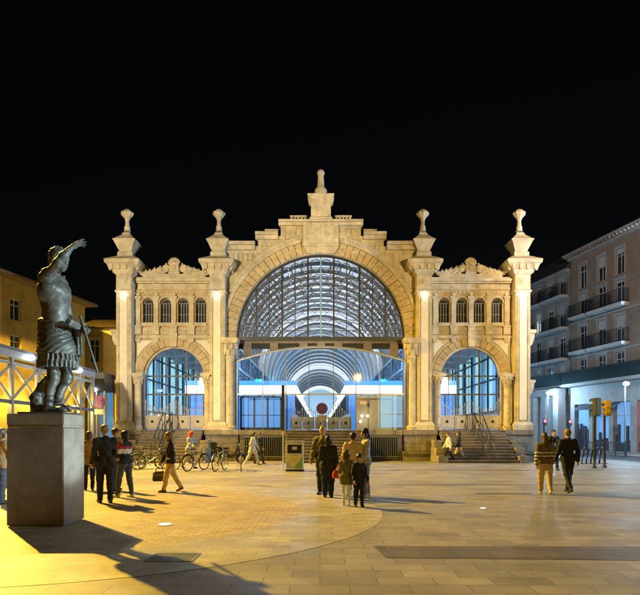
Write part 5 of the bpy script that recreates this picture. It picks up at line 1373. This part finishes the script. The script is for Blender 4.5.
# walkers before the right steps
person('person in white jacket, black trousers and white shoes walking before the right steps', 448.5, 463, 268, 1.70, hipL=(24,4), hipR=(-20,12), armL=(-16,6,20), armR=(18,6,20), hair='brown', top=white_, top_hem=.49, legs=black, shoes=shoe_w)
person('person in dark jacket and beige trousers walking behind the white jacket', 459, 462.6, 266, 1.74, hipL=(-18,12), hipR=(22,4), armL=(14,6,20), armR=(-14,6,20), hair='dark', style='bob', top=black, top_hem=.48, legs=beige, shoes=shoe_b)
# couple walking away and the man behind them
person('long-haired woman in patterned sweater and beige trousers walking away', 545, 494, 168, 1.63, True, hipL=(12,4), hipR=(-12,16), armL=(-8,8,18), armR=(10,8,18), hair='brown', style='long', top=patt, top_hem=.485, top_w=1.1, legs=beige, leg_w=1.12, shoes=shoe_w,
       band=[('sweater_stripe', white_, z, z+.024, .011) for z in (.488, .545, .60, .655)])
person('blond man in black jacket and black trousers walking away beside the long-haired woman', 568, 492.5, 186, 1.74, hipL=(-14,14), hipR=(14,4), armL=(10,12,22), armR=(-10,14,25), hair='blond', top=black, top_hem=.485, top_w=1.12, legs=black, shoes=shoe_d, band=[('shirt_hem', tan, .462, .486, -.004)])
person('man in dark suit with pale shirt coming towards the walking couple', 553.5, 470, 5, 1.76, hipL=(12,4), hipR=(-12,14), armL=(-10,8,20), armR=(10,8,20), hair='dark', top=char, top_hem=.45, legs=black, shoes=shoe_d, shirt=white_)
# ------------------------------------------------------------------ statue
PX0, PX1, PY0, PY1 = -5.33, -4.36, 9.52, 10.36
PT = 1.93
M_ped = mat('brown_stone_slab', (.105,.078,.06), .5, var=.28, scale=1.6, bump=.15, bscale=30, dirt=(1.4,.55), rvar=.12)
M_ped2 = mat('pedestal_cap_stone', (.125,.095,.072), .5, var=.22, scale=2.2, bump=.15, dirt=(1.8,.6))
ped = thing('statue_pedestal', 'tall plain brown stone pedestal carrying the bronze statue', 'pedestal', ((PX0+PX1)/2, (PY0+PY1)/2, 0)); o = ped.location
MB().box(PX0, PX1, PY0, PY1, .02, PT-.24).build('shaft', M_ped, ped, o, bevel=.012)
MB().box(PX0+.03, PX1-.03, PY0+.03, PY1-.03, 0, .02).build('base', M_ped2, ped, o)
MB().box(PX0+.012, PX1-.012, PY0+.012, PY1-.012, PT-.235, PT-.2).build('joint', M_ped2, ped, o)
MB().box(PX0, PX1, PY0, PY1, PT-.2, PT).build('cap', M_ped2, ped, o, bevel=.012)
M_bronze = mat('green_bronze', (.062,.058,.048), .5, .3, var=.4, scale=6, bump=.25, bscale=40, dirt=(5,.55))
SY0 = 9.95; SS = SY0/F; SXC = WX(50, SY0)
statue = thing('bronze_statue', 'dark bronze statue of a draped Roman commander with raised right arm on the brown pedestal', 'statue', (SXC, SY0, PT))
def P(px, py, dy=0.0): return np.array([WX(px, SY0+dy)-SXC, dy, WZ(py, SY0+dy)-PT])
S = SS
hr_ = P(59,259,-.03)
ang = R(0)
# head looks to the right, a little down and towards the viewer
f = np.array([.93,-.30,-.20]); f /= np.linalg.norm(f); u = np.array([.18,0,1.]); u -= (u@f)*f; u /= np.linalg.norm(u); r_ = np.cross(f, u); rot = np.stack([r_, f, u])
Q = lambda a, b, c: hr_+r_*a+f*b+u*c
HS = .40
body = [Ell(Q(0,-.02,.04), (.135,.165,.16), rot), Ell(Q(0,.055,-.07), (.105,.115,.135), rot),
        Cap(Q(0,.135,.015), Q(0,.185,-.05), .018, .030), Cap(Q(-.035,.15,-.115), Q(.035,.15,-.115), .022), Cap(Q(0,.13,-.175), Q(0,.115,-.165), .042),
        Cap(Q(-.06,.135,.035), Q(.06,.135,.035), .022), Ell(Q(.135,-.01,-.02), (.022,.04,.055), rot), Ell(Q(-.135,-.01,-.02), (.022,.04,.055), rot),
        Cap(P(52,284,0), Q(0,-.03,-.12), .11, .09)]
ax = np.array([.35,-.94,0]); ax /= np.linalg.norm(ax)     # shoulder axis runs mostly along the view
shR = P(45.5,279,-.24); shL = P(60,281,.22)
body += [Cap(P(57,335,0), P(55,318,0), .20, .19, ((1,.25,0),1.1)), Cap(P(55,318,0), P(55,295,0), .19, .225, ((1,.3,0),1.1)), Cap(P(50,290,-.13), P(58,291,.12), .19, .19), Cap(shR+[.05,.1,-.02], shL+[-.05,-.06,-.02], .12, .12),
         ]
# raised right arm (near side)
elR, wrR = P(58,263,-.50), P(70.5,248.5,-.46)
body += [Cap(shR, elR, .098, .07), Ell((shR*.8+elR*.2), (.105,.105,.11)), Cap(elR, elR*.55+wrR*.45, .070, .070), Cap(elR*.55+wrR*.45, wrR, .070, .046)]
# left arm bent at the waist, holding the staff
elL, wrL = P(69,318,.42), P(80,327,.08)
body += [Cap(shL, elL, .095, .075), Cap(elL, wrL, .072, .048)]
# legs
hR, kR, aR = P(52,345,-.12), P(54,381,-.15), P(46.5,405,-.08)
kR = P(53,379,-.17); aR = P(47.5,406,-.12)
hL, kL, aL = P(62,345,.10), P(67,378,.06), P(56,402,.16)
for h_, k_, a_ in ((hR,kR,aR),(hL,kL,aL)):
    cf = k_*.62+a_*.38+np.array([-.045,.0,0])
    body += [Cap(h_, k_, .125, .088), Ell(k_+[.02,-.01,0], (.09,.09,.11)), Cap(k_, a_, .084, .056), Ell(cf, (.072,.072,.15)), Cap(a_, a_+[0,0,-.05], .066, .07)]
    ft = np.array([.26,-.05,-.07]) if a_ is aR else np.array([.22,-.05,-.11])
    body += [Cap(a_+[-.03,0,-.06], a_+ft, .062, .05), Cap(a_+ft, a_+ft*1.25+[0,0,.012], .05, .04)]
def muscles(x, y, z): return .002*np.sin(x*38+z*9)*np.sin(z*26)*np.sin(y*30+1)
parts = [solid(body, h=.0165, k=.055, disp=muscles)]
def big_hand(w, d, n, s, sc, curls):
    d = np.array(d, float); d /= np.linalg.norm(d); n = np.array(n, float); n -= n@d*d; n /= np.linalg.norm(n); sv = np.cross(n, d); sv = sv if sv@np.array(s) > 0 else -sv
    pr = [Cap(w-d*.08*sc, w+d*.05*sc, .05*sc, .05*sc, (n, 1.3)), Cap(w+d*.10*sc-sv*.03*sc, w+d*.10*sc+sv*.03*sc, .05*sc, .05*sc, (n, 1.7))]
    for i, (o_, l) in enumerate(((.055,.12),(.018,.135),(-.018,.125),(-.052,.10))):
        b = w+d*.145*sc+sv*o_*sc; c1, c2, c3 = [R(q) for q in curls[i]]
        p1 = b+(d*math.cos(c1)+n*math.sin(c1))*l*.45*sc; p2 = p1+(d*math.cos(c2)+n*math.sin(c2))*l*.33*sc; p3 = p2+(d*math.cos(c3)+n*math.sin(c3))*l*.25*sc
        pr += [Cap(b, p1, .0175*sc, .016*sc), Cap(p1, p2, .016*sc, .0145*sc), Cap(p2, p3, .0145*sc, .011*sc)]
    b = w+d*.04*sc+sv*.045*sc; k_ = b+(d*.6+sv*.75+n*.25)*.07*sc; e = k_+(d*.9+sv*.2+n*.4)*.06*sc
    pr += [Cap(b, k_, .021*sc, .019*sc), Cap(k_, e, .019*sc, .014*sc)]
    return solid(pr, h=.0075, k=.012)
parts.append(big_hand(wrR, P(76,245,-.42)-wrR, (.25,-.2,-1), (.2,-1,.2), 1.0, [(5,12,20),(15,30,45),(25,45,60),(30,55,70)]))
parts.append(big_hand(wrL, P(86,331,-.02)-wrL, (.1,.9,-.3), (0,0,1), 1.0, [(50,110,150),(55,115,155),(58,118,158),(60,120,160)]))
bd = mesh_from(parts, 'body', M_bronze, statue)
m = MB()
for s in (-1, 1): m.ball(tuple(Q(s*.05,.138,.0)), .02, 10, 7)
m.build('eyes', M_bronze, bd, smooth=True)
# hair: short locks
hairp = [Ell(Q(0,-.03,.055), (.150,.175,.165), rot)]
fn = f*.8-u*.6
mesh_from([solid(hairp, h=.012, k=.02, cuts=[(tuple(fn), float(fn@Q(0,.06,.07)))], extra=[Ell(Q(0,-.10,-.03), (.11,.08,.11), rot)],
     disp=lambda x, y, z: .010*np.sin(x*70+9*np.sin(z*20))*np.sin(z*62+y*40))], 'hair', M_bronze, statue)
# cuirass with muscle relief and shoulder straps
cu = [Cap(P(57,328,0), P(55,314,0), .222, .222, ((1,.25,0),1.1)), Cap(P(55.5,314,0), P(55,296,0), .222, .285, ((1,.3,0),1.06)), Cap(P(50,291,-.13), P(58,292,.12), .215, .215),
      ]
mesh_from([solid(cu, h=.0165, k=.05, cuts=[((0,0,1), P(0,279)[2]), ((0,0,-1), -P(0,331)[2])], disp=lambda x, y, z: .004*np.sin(z*30+np.cos(y*20))*np.cos(y*24+x*8)+.002*np.sin(x*70+z*30)*np.sin(z*75-y*40))], 'cuirass', M_bronze, statue)
sl = [Cap(shR-[0,0,.0], shR*.70+elR*.30, .118, .118)]
mesh_from([solid(sl, h=.014, k=.03, disp=lambda x, y, z: .016*np.sin((x*.75-z*.65)*0+ (x*.5+z*.3-y*.6)*75))], 'sleeve', M_bronze, statue)
sl = [Cap(shL, shL*.5+elL*.5, .118, .11)]
mesh_from([solid(sl, h=.014, k=.03, disp=lambda x, y, z: .014*np.sin((x+z)*60))], 'sleeve', M_bronze, statue)
# tunic skirt with pleats
sk = [Cap(P(57,335,0), P(58,362,0), .24, .325, ((1,.25,0),1.02))]
mesh_from([solid(sk, h=.0165, k=.03, cuts=[((0,0,-1), -P(0,365)[2])], disp=lambda x, y, z: .022*np.sin(26*np.arctan2(y, x-.13)+z*3))], 'tunic', M_bronze, statue)
# cloak wound round the hips in deep swinging folds and hanging from the forearm
ck = [Cap(P(55,326,0), P(57.5,349,0), .225, .345, ((1,.25,0),1.03)), Cap(P(70,322,-.18), P(79,327,.02), .08, .07), Cap(P(42,322,-.10), P(41,352,-.08), .075, .055)]
def folds(x, y, z):
    s = (z-1.0*(x-.05)**2-.28*x-.10*np.sin(y*4))*30+1.2*np.sin(x*9+z*7)
    return .022*(np.abs(np.sin(s))-.5)*(.6+.4*np.sin(z*9+x*5))+.006*np.sin(s*2.6+x*20)
mesh_from([solid(ck, h=.0165, k=.06, cuts=[((0,0,-1), -P(0,355.5)[2]), ((.25,.0,.97), float(np.array([.25,0,.97])@P(60,316)))], disp=folds)], 'cloak', M_bronze, statue)
ck = [Cap(P(79,326,.06), P(79,352,.12), .06, .07), Cap(P(76,330,.18), P(75,360,.2), .07, .06)]
mesh_from([solid(ck, h=.0165, k=.06, disp=lambda x, y, z: .020*np.sin(x*60+y*60+2*np.sin(z*5)))], 'cloak_end', M_bronze, statue)
m = MB()
for i in range(26):              # fringe of leather straps under the hem
    a = 2*math.pi*i/26; x, y = .135+.31*math.cos(a), .31*math.sin(a); z = P(0,363)[2]
    m.tube([(x,y,z+.03),(x*1.02,y*1.02,z-.10)], .036, 6, r2=.03)
m.build('fringe', M_bronze, statue, smooth=True)
# staff
m = MB().tube([tuple(P(81,318,-.01)), tuple(P(97.5,372.5,-.06))], .022, 10); m.lathe(0,0,[(.001,0),(.001,0.001)],6)
m = MB().tube([tuple(P(80,316,-.01)), tuple(P(97.5,372.5,-.06))], .022, 10); m.build('staff', M_bronze, statue, smooth=True)
# boots and the small dolphin support behind the leg
bt = []
for k_, a_ in ((kR,aR),(kL,aL)):
    ft = np.array([.26,-.05,-.07]) if a_ is aR else np.array([.22,-.05,-.11])
    bt += [Cap(k_*.3+a_*.7, a_+[0,0,-.06], .084, .075), Cap(a_+[-.04,0,-.07], a_+ft, .072, .058), Cap(a_+ft, a_+ft*1.22, .058, .048)]
mesh_from([solid(bt, h=.014, k=.03, cuts=[((0,0,-1), 0.0)], disp=lambda x, y, z: .006*np.sin(z*70))], 'boots', M_bronze, statue)
dp = [Cap(P(38,411,.12), P(37,398,.14), .13, .11), Cap(P(37,398,.14), P(42,386,.16), .11, .07), Cap(P(42,386,.16), P(47,378,.12), .07, .05), Ell(P(41,409,.02), (.16,.12,.07))]
mesh_from([solid(dp, h=.0165, k=.06, cuts=[((0,0,-1), 0.0)], disp=lambda x, y, z: .008*np.sin(x*50)*np.sin(z*46))], 'dolphin_support', M_bronze, statue)
MB().box(-.40, .40, -.36, .36, 0, .035).build('plinth', M_bronze, statue, bevel=.01)
